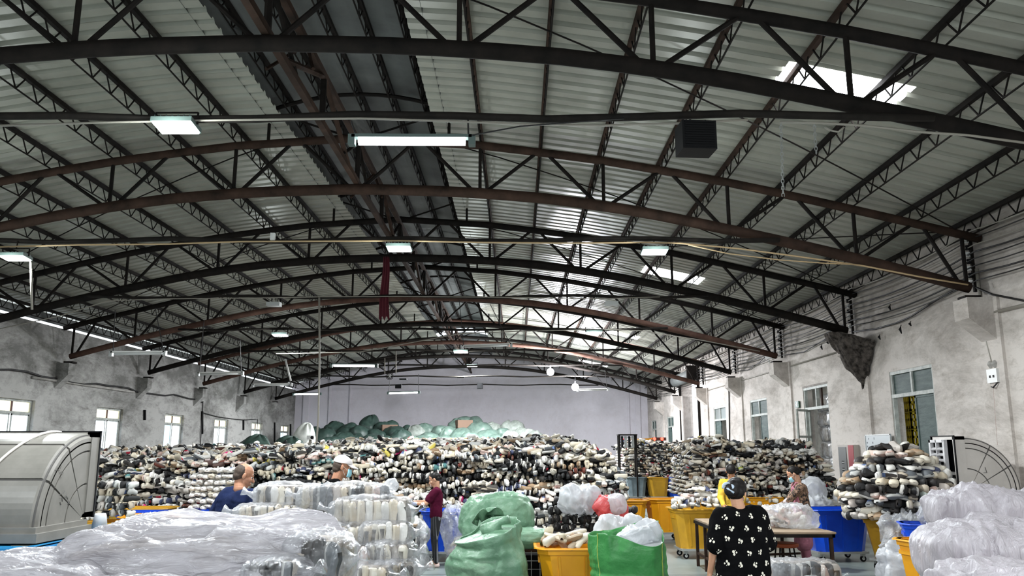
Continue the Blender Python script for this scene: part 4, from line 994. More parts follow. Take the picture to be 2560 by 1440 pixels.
# ================================================================ BINS
M['red_lamp'] = emis('red_lamp', (1., .05, .03), 6)
M['bin_yellow'] = ramp_mat('yellow_bin_plastic', [(.3, (.72, .30, .008)), (.7, (.86, .40, .012))], 2, 4, .42)
M['bin_yellow2'] = ramp_mat('dirty_yellow_bin_plastic', [(.3, (.46, .24, .015)), (.7, (.66, .36, .02))], 2, 5, .45)
M['bin_blue'] = ramp_mat('blue_bin_plastic', [(.3, (.003, .05, .50)), (.7, (.006, .085, .70))], 2, 4, .33)
M['bin_grey'] = ramp_mat('grey_bin_plastic', [(.3, (.12, .16, .18)), (.7, (.25, .30, .32))], 2, 4, .5)
def make_bin(m, L_=1.0, D=.70, H=.86):
    """tapered tub with chamfered corners, lip, ribs and castored frame; z=0 is the floor"""
    t = thing('wheeled_bin', None, 'bin')
    z0 = .17; tp = .80
    def ring(s, z, grow=0.):
        l, d, c = L_ / 2 * s + grow, D / 2 * s + grow, .11
        return [(-l + c, -d, z), (l - c, -d, z), (l, -d + c, z), (l, d - c, z), (l - c, d, z), (-l + c, d, z), (-l, d - c, z), (-l, -d + c, z)]
    V = []; F = []
    R_ = [ring(tp, z0), ring(.97, H - .10), ring(.97, H - .10, .018), ring(.985, H - .03, .018), ring(.985, H - .03, -.02), ring(.96, H - .10, -.02), ring(tp * .97, z0 + .03, -.01)]
    for r in R_: V += r
    for i in range(len(R_) - 1):
        for k in range(8): F.append((i * 8 + k, i * 8 + (k + 1) % 8, (i + 1) * 8 + (k + 1) % 8, (i + 1) * 8 + k))
    F += [tuple(range(8))[::-1], tuple((len(R_) - 1) * 8 + k for k in range(8))]
    b = MB(); b.add(V, F); b.build('tub', M[m], t)
    b = MB(); V = []; F = []
    R_ = [ring(.985, H - .03, -.022), ring(.985, H - .03, .045), ring(.985, H - .045, .05), ring(.985, H - .045, .012)]
    for r in R_: V += r
    for i in range(3):
        for k in range(8): F.append((i * 8 + k, i * 8 + (k + 1) % 8, (i + 1) * 8 + (k + 1) % 8, (i + 1) * 8 + k))
    b.add(V, F); b.build('rim', M[m], t)
    for s in (-1, 1):
        for q in (-.3, 0, .3):
            b = MB(); x0 = q * L_ * .8; b.add([(x0 - .016, s * D / 2 * tp - s * .003, z0 + .04), (x0 + .016, s * D / 2 * tp - s * .003, z0 + .04), (x0 * 1.18 + .016, s * (D / 2 * .97 - .004), H - .12), (x0 * 1.18 - .016, s * (D / 2 * .97 - .004), H - .12),
                                              (x0 - .012, s * (D / 2 * tp + .012), z0 + .04), (x0 + .012, s * (D / 2 * tp + .012), z0 + .04), (x0 * 1.18 + .012, s * (D / 2 * .97 + .012), H - .12), (x0 * 1.18 - .012, s * (D / 2 * .97 + .012), H - .12)],
                                             [(4, 5, 6, 7), (0, 4, 7, 3), (1, 2, 6, 5), (3, 7, 6, 2), (0, 1, 5, 4)])
            b.build('side_rib', M[m], t)
    for s in (-1, 1):
        b = MB(); b.box((s * (L_ / 2 * .965) - .01, -.14, H - .20), (s * (L_ / 2 * .965) + .022, .14, H - .155)); b.build('grip', M[m], t)
    b = MB(); l, d = L_ / 2 * tp, D / 2 * tp
    for y in (-d, d): b.box((-l, y - .02, z0 - .035), (l, y + .02, z0))
    for x in (-l, l): b.box((x - .02, -d, z0 - .035), (x + .02, d, z0))
    b.build('base_frame', M['alu'], t)
    for sx in (-1, 1):
        for sy in (-1, 1):
            x, y = sx * (l - .07), sy * (d - .05)
            b = MB(); b.box((x - .035, y - .02, .09), (x + .035, y + .02, z0 - .035)); b.bar((x - .0, y - .026, .05), (x, y - .026, .12), .02, .008); b.bar((x, y + .026, .05), (x, y + .026, .12), .02, .008)
            c = b.build('caster', M['alu'], t)
            b = MB(); b.disc((x, y, .052), .05, .028, 14, 'y'); b.build('wheel', M['black'], c)
            b = MB(); b.disc((x, y, .052), .024, .034, 10, 'y'); b.build('hub', M['white'], c)
    return t
PB = {}
def put_bin(m, x, y, rz, label, L_=1.0, D=.70, H=.86, group='wheeled plastic bins'):
    key = (m, L_, D, H)
    if key not in PB: PB[key] = make_bin(m, L_, D, H); o = PB[key]; o.location = (x, y, 0); o.rotation_euler = (0, 0, rz)
    else: o = dup(PB[key], (x, y, 0), rz)
    o['label'] = label; o['group'] = group; return o
put_bin('bin_yellow', .72, 9.25, .0, 'nearest yellow bin holding brown shoes, between two green sacks', 1.0, .70)
put_bin('bin_yellow', 3.08, 17.6, .15, 'bright yellow bin by the aisle, behind the one heaped with shoes', .75, .60, .86)
put_bin('bin_yellow2', 3.20, 14.85, .05, 'yellow bin heaped with bundled shoes, left end of the work table', 1.0, .70)
put_bin('bin_yellow', 2.22, 17.2, .1, 'yellow bin at the right edge of the main shoe heap, under pink-brown shoes', .75, .6)
put_bin('bin_yellow2', 5.05, 30.3, PI / 2, 'small far yellow bin beside a blue one at the end of the aisle', .75, .7)
put_bin('bin_blue', 5.75, 30.3, .1, 'small far blue bin beside a yellow one at the end of the aisle', .75, .65)
put_bin('bin_grey', 4.30, 30.4, .0, 'grey bin at the end of the aisle under the far shoe heap', .7, .65)
put_bin('bin_blue', 5.38, 14.5, .10, 'big empty blue bin right of the work table', 1.05, .78, .88)
put_bin('bin_yellow2', 6.05, 13.35, .5, 'yellow bin under the tall tower of shoes at the right', 1.05, .8, .80)
put_bin('bin_blue', 5.75, 11.9, -.3, 'small blue bin beside the shoe tower, plastic film in it', .7, .5, .86)
put_bin('bin_yellow', 4.85, 10.0, .2, 'yellow bin half hidden behind the white plastic bales at right', .7, .5, .84)
for i, x in enumerate((4.25, 5.35, 6.42)):
    put_bin('bin_yellow', x, 18.35, 0, ['yellow bin under the near right shoe heap, leftmost of three, by the aisle', 'yellow bin under the near right shoe heap, middle of three', 'yellow bin behind the woman in the pink apron, under the right shoe heap'][i])
put_bin('bin_yellow', -5.6, 13.25, .15, 'yellow bin at left, nearest of two beside the plastic-covered bales', 1.0, .7)
put_bin('bin_yellow2', -6.6, 14.9, .05, 'dirty yellow bin at left, farther of two, by the blue bins', 1.0, .7)
put_bin('bin_blue', -6.05, 14.0, .1, 'blue bin at left behind the nearest yellow bin there', 1.0, .62)
put_bin('bin_blue', -5.0, 14.2, .0, 'blue bin at left under the neat stack of cream shoes', 1.02, .72)
put_bin('bin_blue', -1.05, 14.45, .0, 'blue bin behind the woman in the dark red shirt', 1.1, .7)

# ---- individual shoes in and on the near bins
# tall tower over the yellow bin at the right
cx, cy = 5.98, 13.30; z = .84; layer = 0
grp = 'shoes of the tall tower at the right'
def where(a):
    return 'at left' if a < -2.55 or a > 0 and a > 2 else 'front left' if a < -1.95 else 'in front' if a < -1.4 else 'front right' if a < -.8 else 'at right'
while z < 1.92:
    rad = float(np.interp(z, [.84, 1.1, 1.3, 1.5, 1.65, 1.8, 1.92], [.84, .92, .90, .76, .62, .42, .22]))
    nn = max(4, int(2 * PI * rad / .150)); a0 = rr.random()
    pal = None
    for q in range(nn):
        a = (a0 + 2 * PI * q / nn + PI) % (2 * PI) - PI
        if math.sin(a - .4 + .4) > .22: continue
        if q % rr.choice((2, 3, 4)) == 0 or pal is None: pal = int(NR.choice(len(PAL), p=PALW)); kd = rr.choice(kinds); rl = rr.choice((0, PI, PI / 2))
        yw = a - PI / 2 + rr.gauss(0, .25) + (rr.choice((PI / 2, -PI / 2)) if rr.random() < .15 else 0)
        rad2 = rad - .10 + rr.gauss(0, .02)
        o = shoe_obj((cx + rad2 * math.cos(a), cy + rad2 * math.sin(a) * .9, z + rr.gauss(0, .01)), yw, rr.gauss(-.05, .15), rl + (q % 2) * PI + rr.gauss(0, .12), rr.uniform(.95, 1.1), kd, pal,
                 '%s %s, tall shoe tower %s, %s layer up' % (PN[pal], KN[kd], where(a), ordinal(layer + 1)), grp)
        o.scale = (1.38, 1.05, 1.42)
    z += .102; layer += 1
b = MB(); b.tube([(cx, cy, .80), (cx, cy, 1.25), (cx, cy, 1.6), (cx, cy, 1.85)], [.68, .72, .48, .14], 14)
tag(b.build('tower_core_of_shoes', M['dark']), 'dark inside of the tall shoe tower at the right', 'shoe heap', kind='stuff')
# heap on the yellow bin at the end of the work table
grp = 'shoes heaped on the yellow bin by the work table'
for layer in range(4):
    for q in range(11):
        x = 3.20 + (q - 5) * .098; z = .90 + layer * .085 - .0015 * abs(q - 5) ** 2 * (layer + 1)
        if layer == 3 and abs(q - 6) > 3: continue
        pal = [0, 0, 4, 1, 10, 3, 0, 9][(q // 2 + layer * 3) % 8]; kd = 'm' if (q + layer) % 5 else 's'
        shoe_obj((x, 14.55 + layer * .03, z), PI + rr.gauss(0, .2) + (PI / 2 if rr.random() < .15 else 0), rr.gauss(0, .1), (q % 2) * PI + (PI / 2 if layer == 1 else 0) + rr.gauss(0, .12), rr.uniform(.95, 1.1), kd, pal,
                 '%s %s on the bin by the work table, %s row, %s from left' % (PN[pal], KN[kd], ordinal(layer + 1), ordinal(q + 1)), grp)
# brown shoes in the nearest bin, black slippers stacked behind them
for q in range(33):
    x = .33 + (q % 11) * .072 + rr.random() * .03; y = 9.0 + .14 * (q // 11) + rr.random() * .08; pal = rr.choice((7, 2, 2, 7, 1, 6))
    shoe_obj((x, y, .84 + rr.random() * .10), rr.uniform(0, 6.28), rr.gauss(.2, .3), rr.choice((0, PI, .6)), rr.uniform(.9, 1.05), rr.choice(('m', 's', 's')), pal,
             '%s shoe lying loose in the nearest yellow bin, %s from its left' % (PN[pal], ordinal(q % 11 + 1)), 'loose brown shoes in the nearest yellow bin')
bx = thing('wire_cage', 'black wire cage packed with black slippers behind the nearest yellow bin', 'cage', (1.02, 10.9, 0))
b = MB()
for sx in (-.62, .62):
    for sy in (-.4, .4): b.bar((sx, sy, 0), (sx, sy, .86), .035)
for z in (.06, .86):
    for sy in (-.4, .4): b.bar((-.62, sy, z), (.62, sy, z), .03)
    for sx in (-.62, .62): b.bar((sx, -.4, z), (sx, .4, z), .03)
b.build('frame', M['steel'], bx)
b = MB()
for i in range(14): x = -.6 + i * .0923; b.bar((x, -.4, .06), (x, -.4, .86), .006); b.bar((x, .4, .06), (x, .4, .86), .006)
for i in range(9): z = .1 + i * .09; b.bar((-.62, -.4, z), (.62, -.4, z), .006)
tag(b.build('wire_mesh', M['alu'], bx), kind='stuff')
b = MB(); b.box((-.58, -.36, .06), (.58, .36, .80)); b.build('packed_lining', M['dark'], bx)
for layer in range(4):
    for q in range(12):
        x = .42 + q * .098; z = .88 + layer * .105
        if layer == 3 and (q < 1 or q > 8): continue
        pal = 5 if (q + layer) % 7 else 6
        shoe_obj((x, 10.62 + layer * .04, z), PI + rr.gauss(0, .12), rr.gauss(0, .08), PI / 2 + (q % 2) * PI + rr.gauss(0, .15), 1.08, rr.choice(('s', 'c', 's')), pal,
                 'black slipper stacked on the wire cage, %s row up, %s from the left' % (ordinal(layer + 1), ordinal(q + 1)) if pal == 5 else 'tan-soled dark slipper stacked on the wire cage, %s row up' % ordinal(layer + 1), 'black slippers stacked on the wire cage')
put_bin('bin_yellow2', -5.75, 12.15, .0, 'bin under the small dark stack of shoes by the left air duct', .8, .6)

# ================================================================ SACKS
M['sack_dark'] = ramp_mat('dark_green_woven_sack', [(.3, (.022, .045, .038)), (.7, (.055, .095, .078))], 6, 5, .42, .3, 60, spec=.5)
M['sack_mid'] = ramp_mat('dusty_green_woven_sack', [(.3, (.08, .13, .11)), (.7, (.17, .24, .20))], 6, 5, .42, .3, 60, spec=.5)
M['sack_grey'] = ramp_mat('greyed_woven_sack', [(.3, (.16, .18, .16)), (.7, (.30, .33, .30))], 6, 5, .5, .3, 60)
M['sack_light'] = ramp_mat('light_green_woven_sack', [(.3, (.085, .19, .115)), (.55, (.15, .28, .18)), (.8, (.25, .37, .26))], 3, 6, .42, .9, 7, spec=.4, bdist=.03)
M['sack_green'] = ramp_mat('bright_green_woven_sack', [(.3, (.022, .16, .035)), (.7, (.05, .25, .065))], 3, 6, .45, .9, 7, spec=.4, bdist=.03)
M['sack_white'] = ramp_mat('white_woven_sack', [(.3, (.50, .53, .48)), (.7, (.78, .80, .75))], 4, 5, .4, .3, 40)
def sack_mesh(name, sx, sy, sz, seed, m, nu=40, nv=26, e=.72, fold=.05, knot=0., flat=.0, fscale=3.):
    u = np.linspace(0, 2 * PI, nu, endpoint=False); v = np.linspace(-PI / 2, PI / 2, nv)
    U, Vv = np.meshgrid(u, v); sg = lambda a, p: np.sign(a) * np.abs(a) ** p
    X = sg(np.cos(Vv), e) * sg(np.cos(U), e); Y = sg(np.cos(Vv), e) * sg(np.sin(U), e); Z = sg(np.sin(Vv), .85)
    P = np.stack([X, Y, Z], -1).reshape(-1, 3)
    N_ = P / (np.linalg.norm(P, axis=1, keepdims=True) + 1e-9)
    Q = P * np.array([1, 1, 1 if fscale > 4 else .8]) + seed * 1.37
    d = .10 * fbm(Q, 1.1, seed, 2) + fold * ridged(Q * np.array([1, 1, .55]), fscale * .55, seed + 9, 3)
    if knot:   # gathered neck with pleats
        top = np.clip((P[:, 2] - .55) / .45, 0, 1); d = d + top * .10 * np.sin(7 * np.arctan2(P[:, 1], P[:, 0]) + seed); P[:, 2] += knot * top ** 3
    P = P + N_ * d[:, None]
    if flat: P[:, 2] = np.where(P[:, 2] < -1 + flat, -1 + flat + (P[:, 2] + 1 - flat) * .1, P[:, 2])
    P = P * np.array([sx, sy, sz])
    F = [(j * nu + i, j * nu + (i + 1) % nu, (j + 1) * nu + (i + 1) % nu, (j + 1) * nu + i) for j in range(nv - 1) for i in range(nu)]
    o = npmesh(name, P, F, [m] if not isinstance(m, list) else m, True); me = o.data; bpy.data.objects.remove(o); return me
# far heap of tied sacks
protos = [sack_mesh('sack', .62, .45, .40, s, M[mm], 28, 18, knot=k_, fold=.07) for s, mm, k_ in ((1, 'sack_dark', .0), (2, 'sack_dark', .4), (3, 'sack_mid', .3), (4, 'sack_mid', 0.), (5, 'sack_grey', .3))]
sr = random.Random(4); nsk = 0
sack_px = [(790, 1088, 0), (812, 1100, 1), (838, 1080, 1), (868, 1085, 0), (892, 1104, 0), (925, 1068, 1), (905, 1090, 0), (945, 1092, 0), (972, 1072, 0), (985, 1088, 0), (1003, 1104, 1), (1020, 1082, 0), (1040, 1090, 4), (1062, 1083, 2), (1078, 1102, 3),
           (1098, 1086, 3), (1120, 1092, 2), (1140, 1072, 2), (1160, 1064, 3), (1182, 1068, 3), (1198, 1084, 2), (1215, 1100, 3), (1232, 1080, 4), (1252, 1090, 3), (1268, 1078, 4), (1285, 1080, 4), (1300, 1096, 4), (1318, 1102, 4), (1340, 1106, 4),
           (830, 1112, 0), (860, 1108, 1), (930, 1110, 0), (960, 1112, 0), (1030, 1110, 3), (1060, 1110, 3), (1110, 1112, 3), (1150, 1096, 3), (1170, 1110, 2), (1240, 1108, 3), (1275, 1110, 4), (765, 1100, 0), (950, 1075, 0)]
for i, (px, py, kd) in enumerate(sack_px):
    Y = 41.5 + (1112 - py) * .07; p = at(px, py, Y)
    o = link('sack', protos[kd], None, p, (sr.uniform(-.4, .4), sr.uniform(-.5, .5), sr.uniform(0, 6.28))); s_ = sr.uniform(.85, 1.2) * .98; o.scale = (s_, s_, s_)
    c_ = ('dark green', 'dark green tied', 'dusty green tied', 'dusty green', 'greyish')[kd]
    vert = 'on the top of the far heap' if py < 1082 else 'in the middle of the far heap' if py < 1100 else 'at the foot of the far heap'
    hor = 'near its left end' if px < 860 else 'left of the heap centre' if px < 980 else 'about mid-heap' if px < 1110 else 'in its right half' if px < 1240 else 'at its right end'
    tag(o, '%s sack %s, %s' % (c_, vert, hor), 'sack', 'tied sacks heaped before the end wall')
V = []; F = []   # what lies under them
for i, x in enumerate(np.linspace(-12.6, 3.2, 24)):
    hh = float(np.interp(x, [-12.6, -11, -8, -3, 0, 1.5, 3.2], [1.5, 2.3, 2.6, 2.5, 2.2, 1.8, .2]))
    V += [(x, 40.0, 0), (x, 41.3, hh * .6), (x, 43.2, hh * .82), (x, 47.5, hh * .82)]
for i in range(23):
    for j in range(3): F.append((i * 4 + j, (i + 1) * 4 + j, (i + 1) * 4 + j + 1, i * 4 + j + 1))
o = npmesh('buried_sacks', V, F, [M['sack_dark']], True); tag(o, 'dark mass of buried green sacks under the far heap', 'sack heap', kind='stuff')
p = at(1058, 1098, 38.5); q = at(1168, 1098, 38.5)
t = thing('rail_frame', 'yellow bamboo rail on dark posts before the far green sacks', 'rail', (p.x, 38.5, 0))
b = MB(); b.tube([(-.5, 0, p.z), (q.x - p.x, 0, q.z + .05)], .035, 6); b.build('rail', mat('bamboo_yellow', (.55, .48, .2), .5), t)
for x in (-.45, q.x - p.x): 
    b = MB(); b.tube([(x, 0, 0), (x, 0, p.z + .03)], .03, 6); b.build('post', M['steel'], t)
o = link('sack', sack_mesh('sack', .5, .45, .55, 12, M['sack_white'], knot=.4), None, at(757, 1106, 36), (.2, .3, 0)); tag(o, 'pale whitish sack leaning at the left end of the far sacks', 'sack', 'tied sacks heaped before the end wall')
o = link('sack', sack_mesh('sack', .55, .5, .4, 13, M['sack_dark'], knot=.2), None, at(722, 1123, 33), (0, .3, 0)); tag(o, 'black-green sack below the last left window', 'sack', 'tied sacks heaped before the end wall')
o = link('sack', sack_mesh('sack', .6, .5, .35, 14, M['sack_dark'], knot=.5), None, at(640, 1124, 30), (0, .2, .5)); tag(o, 'black sack lying on the shoes below the fifth left window', 'sack', 'tied sacks heaped before the end wall')
for px, py, lab in ((973, 1072, 'small brown carton among the far dark green sacks'), (1160, 1060, 'brown carton on the very top of the far sacks')):
    p = at(px, py, 43.6); t = thing('carton', lab, 'box', p, .3); b = MB(); b.box((-.4, -.3, -.2), (.4, .3, .2)); b.build('box_body', mat('carton_brown', (.22, .14, .10), .8), t)
    b = MB(); b.box((-.4, -.03, .2), (.4, .03, .204)); b.build('tape', M['concrete'], t)

# ---- near green sacks
M['film_whitebag'] = plastic_film('white_carrier_film', (.72, .73, .76), .10, .32, .25, 6)
def cloth_sack(name, label, m, p, rx, ry, h, seed, mouth=.75, fold=.035, lean=0., open_=True, nu=96, nv=60, seam=None):
    """standing sack: bulging belly, crumpled folds, open gathered mouth"""
    u = np.linspace(0, 2 * PI, nu, endpoint=False); v = np.linspace(0, 1, nv); U, Vv = np.meshgrid(u, v)
    prof_r = np.interp(Vv, [0, .03, .12, .4, .7, .88, 1.0], [.15, .75, .95, 1.04, .98, mouth * 1.02, mouth])
    X = prof_r * np.sign(np.cos(U)) * np.abs(np.cos(U)) ** .8; Y = prof_r * np.sign(np.sin(U)) * np.abs(np.sin(U)) ** .8
    P = np.stack([X * rx, Y * ry, Vv * h], -1).reshape(-1, 3)
    Nn = np.stack([np.cos(U), np.sin(U), np.zeros_like(U)], -1).reshape(-1, 3); vv = Vv.reshape(-1)
    Q = P * np.array([1, 1, 1.]) + seed
    hor = ridged(Q * np.array([.8, .8, 2.6]), 2.6, seed, 3); ver = ridged(Q * np.array([2.2, 2.2, .5]), 2.2, seed + 5, 2)
    d = fold * (hor * (.28 + .2 * np.sin(vv * PI)) + ver * np.clip(vv * 1.6 - .6, 0, 1) * 1.3) + .05 * fbm(Q, 1.5, seed + 3, 2)
    P = P + Nn * d[:, None] * np.clip(vv * 10, .1, 1)[:, None]
    P[:, 2] += np.clip(vv - .7, 0, 1) * .55 * fbm(Q, 2.2, seed + 7, 2) * (1 if open_ else .3); P[:, 0] += lean * vv ** 2 * h
    P[:, 2] = np.maximum(P[:, 2], .004 * vv)
    F = [(j * nu + i, j * nu + (i + 1) % nu, (j + 1) * nu + (i + 1) % nu, (j + 1) * nu + i) for j in range(nv - 1) for i in range(nu)]
    t = thing(name, label, 'sack', p)
    o = npmesh('sack_body', P, F, [m], True, parent=t); md = o.modifiers.new('s', 'SOLIDIFY'); md.thickness = .007; md.offset = -1
    return t, P.reshape(nv, nu, 3)
t, G = cloth_sack('green_sack', 'bright dark-green open sack stuffed with white film, beside the nearest yellow bin', M['sack_green'], (1.06, 8.30, 0), .35, .30, 1.02, 3, .90, .045)
# inner lining closing the mouths
for tt, GG in ((t, G),):
    V = [tuple(GG[-4, i]) for i in range(0, 96)] + [(0, 0, .97)]; F = [(i, (i + 1) % 96, 96) for i in range(96)]
    b = MB(); b.add(V, F); b.build('mouth_filling', M['film_whitebag'], tt, True)
for k_ in (58, 84):   # yellow stitched stripes down the weave
    b = MB(); b.tube([G[j, k_] * 1.0 + np.array([0, -.003, 0]) for j in range(3, 60)], .0035, 4); b.build('stitched_stripe', mat('yellow_stitching', (.45, .50, .10), .6), t)
t, G = cloth_sack('green_sack', 'light green full sack standing in front, tied with a twisted neck', M['sack_light'], (-.28, 9.0, 0), .36, .30, 1.0, 8, .66, .055)
V = [tuple(G[-3, i]) for i in range(96)] + [(0.02, -.02, 1.03)]; F = [(i, (i + 1) % 96, 96) for i in range(96)]
b = MB(); b.add(V, F); b.build('gathered_top', M['sack_light'], t, True)
b = MB(); c0 = Vector((0, 0, .93))
b.tube([(0.02, -.02, .98), (.05, -.05, 1.04), (.10, -.08, 1.09), (.20, -.10, 1.12)], [.15, .08, .035, .045], 12); b.build('tied_neck', M['sack_light'], t, True)
b = MB(); b.tube([(.06 + .04 * math.cos(a), -.06 + .02 * math.sin(a), 1.07 + .04 * math.sin(a)) for a in np.linspace(0, 6.28, 12)], .008, 5); b.build('tie_string', M['sack_mid'], t)
# long light sack lying over the cage behind
me = sack_mesh('green_sack', .44, .36, .30, 21, M['sack_light'], 110, 70, .62, .055, 0, 0, 5.)
o = link('green_sack', me, None, (-.24, 10.15, 1.02), (0, -.08, 0)); tag(o, 'big light green sack lying heaped behind the tied green one', 'sack')
me = sack_mesh('green_sack', .33, .20, .11, 22, M['sack_light'], 90, 50, .75, .06, 0, 0, 5.)
o = link('green_sack', me, None, (.06, 9.62, .86), (0, .0, 0)); tag(o, 'limp folded light green sack end drooping toward the yellow bin', 'sack')
# crumpled opening folds on top of the big sack
V = []; F = []; nr, nc = 26, 34
for i in range(nr):
    for j in range(nc):
        a = -.4 + 4.0 * j / (nc - 1); r_ = .04 + .12 * i / (nr - 1)
        V.append((-.30 + r_ * math.cos(a) * (1 + .3 * math.sin(3 * a + i * .2)), 9.80 - .01 * i + .05 * math.sin(a * 4), 1.06 + r_ * math.sin(a) * .75 + .035 * math.sin(a * 5 + i * .6)))
for i in range(nr - 1):
    for j in range(nc - 1): F.append((i * nc + j, i * nc + j + 1, (i + 1) * nc + j + 1, (i + 1) * nc + j))
o = npmesh('sack_mouth', V, F, [M['sack_light']], True); md = o.modifiers.new('s', 'SOLIDIFY'); md.thickness = .006
tag(o, 'crumpled open mouth flap of green sacking on the lying sack', 'sack')
# wire cage with a wooden leg under the lying sack
t = thing('wire_cage', 'rusty wire cage table under the lying green sack, left of the yellow bin', 'cage', (.02, 10.15, 0))
b = MB()
for sx in (-.55, .34):
    for sy in (-.35, .35): b.bar((sx, sy, 0), (sx, sy, .72), .05)
for sy in (-.35, .35): b.bar((-.55, sy, .70), (.34, sy, .70), .04)
b.build('frame', M['rust2'], t)
b = MB(); b.box((-.58, -.38, .72), (.38, .38, .75)); b.build('table_board', M['concrete'], t)
b = MB()
for i in range(10): b.bar((-.55 + i * .099, -.37, .03), (-.55 + i * .099, -.37, .7), .006)
for i in range(8): b.bar((-.55, -.37, .05 + i * .09), (.34, -.37, .05 + i * .09), .006)
tag(b.build('wire_mesh', M['alu'], t), kind='stuff')
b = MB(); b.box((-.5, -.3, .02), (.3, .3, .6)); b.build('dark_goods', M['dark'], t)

# ================================================================ PLASTIC FILM, BALES
M['film'] = plastic_film('clear_bale_film', (.60, .61, .64), .72, .14, .5, 6)
M['film_big'] = plastic_film('milky_cover_film', (.54, .52, .555), .20, .18, .6, 9, (.6, 1.6, 2.6))
M['film_white'] = plastic_film('white_cover_film', (.64, .60, .64), .06, .30, .7, 7, (2.2, 2.2, .5))
M['film_bag'] = plastic_film('thin_clear_bag', (.80, .81, .84), .62, .14, .7, 9)
def block_mesh(name, sx, sy, sz, seed, m, nu=90, nv=56, e=.38, f1=.035, f2=.02, s1=(1, 1, 1), sc=2.4, sag_=.06):
    """cushion-like block wrapped in film: rounded box with long tight creases"""
    u = np.linspace(0, 2 * PI, nu, endpoint=False); v = np.linspace(-PI / 2, PI / 2, nv); U, Vv = np.meshgrid(u, v)
    sg = lambda a, p: np.sign(a) * np.abs(a) ** p
    ev = .45
    X = sg(np.cos(Vv), ev) * sg(np.cos(U), e); Y = sg(np.cos(Vv), ev) * sg(np.sin(U), e); Z = sg(np.sin(Vv), ev)
    P = np.stack([X * sx, Y * sy, Z * sz], -1).reshape(-1, 3); N_ = P / np.array([sx, sy, sz]); N_ = N_ ** 3; N_ /= (np.linalg.norm(N_, axis=1, keepdims=True) + 1e-9)
    Q = (P + seed * 2.1) * np.array(s1)
    W_ = np.stack([fbm(Q, .9, seed + 30, 2), fbm(Q, .9, seed + 40, 2), fbm(Q, .9, seed + 50, 2)], -1)
    d = f1 * ridged(Q + .5 * W_, sc, seed, 2) + f2 * ridged(Q + .4 * W_, sc * 2.7, seed + 3, 2) + sag_ * fbm(Q, 1., seed + 8, 2)
    P = P + N_ * d[:, None]
    F = [(j * nu + i, j * nu + (i + 1) % nu, (j + 1) * nu + (i + 1) % nu, (j + 1) * nu + i) for j in range(nv - 1) for i in range(nu)]
    o = npmesh(name, P, F, [m], True); me = o.data; bpy.data.objects.remove(o); return me
def row_of_soles(parent, n, L_, depth, h, pals, seed):
    """shoes standing packed on edge inside a bale"""
    q = random.Random(seed)
    for i in range(n):
        pal = q.choice(pals); me = shoe_proto('m' if q.random() < .6 else 'c', pal, q.randrange(2))
        x = -L_ / 2 + L_ * (i + .5) / n
        root = bpy.data.objects.new('shoe', me[1][1]); COL.objects.link(root); root.parent = parent
        root.location = (x, -depth + q.gauss(0, .012), q.gauss(0, .01)); root.rotation_mode = 'QUATERNION'
        root.rotation_quaternion = (Matrix.Rotation(q.gauss(0, .12), 3, 'Z') @ Matrix.Rotation(PI / 2 * q.choice((1, -1)) + q.gauss(0, .08), 3, 'X') @ Matrix.Rotation(PI / 2 * q.choice((0, 1, 1)) + q.gauss(0, .1), 3, 'Y')).to_quaternion()
        s = h / .27 * q.uniform(.92, 1.0); root.scale = (s * 1.15, s, s * 1.25)
        link('sole', me[0][1], root)
BALE = [block_mesh('clear_film', .5, .2, .17, s, M['film'], 70, 40, .5, .022, .014, (2.2, 1, .6), 3.2, .03) for s in (1, 2, 3)]
bale_n = 0
def bale(label, p, L_, h, rz=0., pals=(0, 1, 2, 3, 4, 9, 6, 8), seed=0, dp=.36, group='clear-wrapped bales of shoes'):
    global bale_n; bale_n += 1
    t = thing('wrapped_bale', label, 'bale', p, rz, group)
    row_of_soles(t, max(5, int(L_ / .075)), L_ - .08, dp * .30, h * .95, pals, seed)
    b = MB(); b.box((-L_ / 2 + .05, -dp * .22, -h * .42), (L_ / 2 - .05, dp * .5, h * .44)); b.build('packed_middle', M['shoe_back'], t)
    o = link('clear_film', BALE[seed % 3], t); o.scale = (L_ / 1.0, dp / .40, h / .34)
    for s in (-1, 1):   # gathered ear of film at the ends
        b = MB(); x = s * L_ / 2
        b.tube([(x - s * .05, -.02, 0), (x + s * .03, -.04, .01), (x + s * .07, -.06, .03), (x + s * .12, -.07, .05)], [.09, .035, .018, .045], 9); b.build('film_ear', M['film'], t, True)
    return t
M['shoe_back'] = ramp_mat('packed_shoes_inside', [(.3, (.10, .09, .08)), (.5, (.35, .31, .27)), (.7, (.55, .50, .45))], 14, 3, .7)
# stack behind the cover, left centre (drawn rows: bottom to top)
rows = [(1000, 1428, 130, 60, 6.35, 1), (915, 1425, 170, 62, 6.3, 1), (985, 1372, 120, 62, 6.45, 1), (890, 1372, 120, 62, 6.4, 1), (975, 1340, 110, 60, 6.5, 0), (900, 1340, 160, 62, 6.6, 0),
        (965, 1290, 120, 60, 6.6, 0), (860, 1296, 150, 62, 6.7, 0), (940, 1240, 45, 50, 6.7, 2), (850, 1240, 190, 66, 6.75, 0), (700, 1240, 110, 62, 6.9, 0), (705, 1280, 160, 45, 6.9, 0), (800, 1282, 100, 40, 6.95, 0)]
bl = ['at the foot of the stack, right end', 'at the foot of the stack, middle', 'second layer from the floor, right end', 'second layer from the floor, beside the cover', 'third layer from the floor, right end', 'third layer from the floor, next to the cover',
      'fourth layer from the floor, right end', 'fourth layer from the floor, half covered', 'small crumpled end piece on top, right', 'topmost and longest, dark shoes showing', 'topmost at the left, beside the man in blue', 'under the top left one, beside the man in blue', 'under the topmost long one, dark shoes']
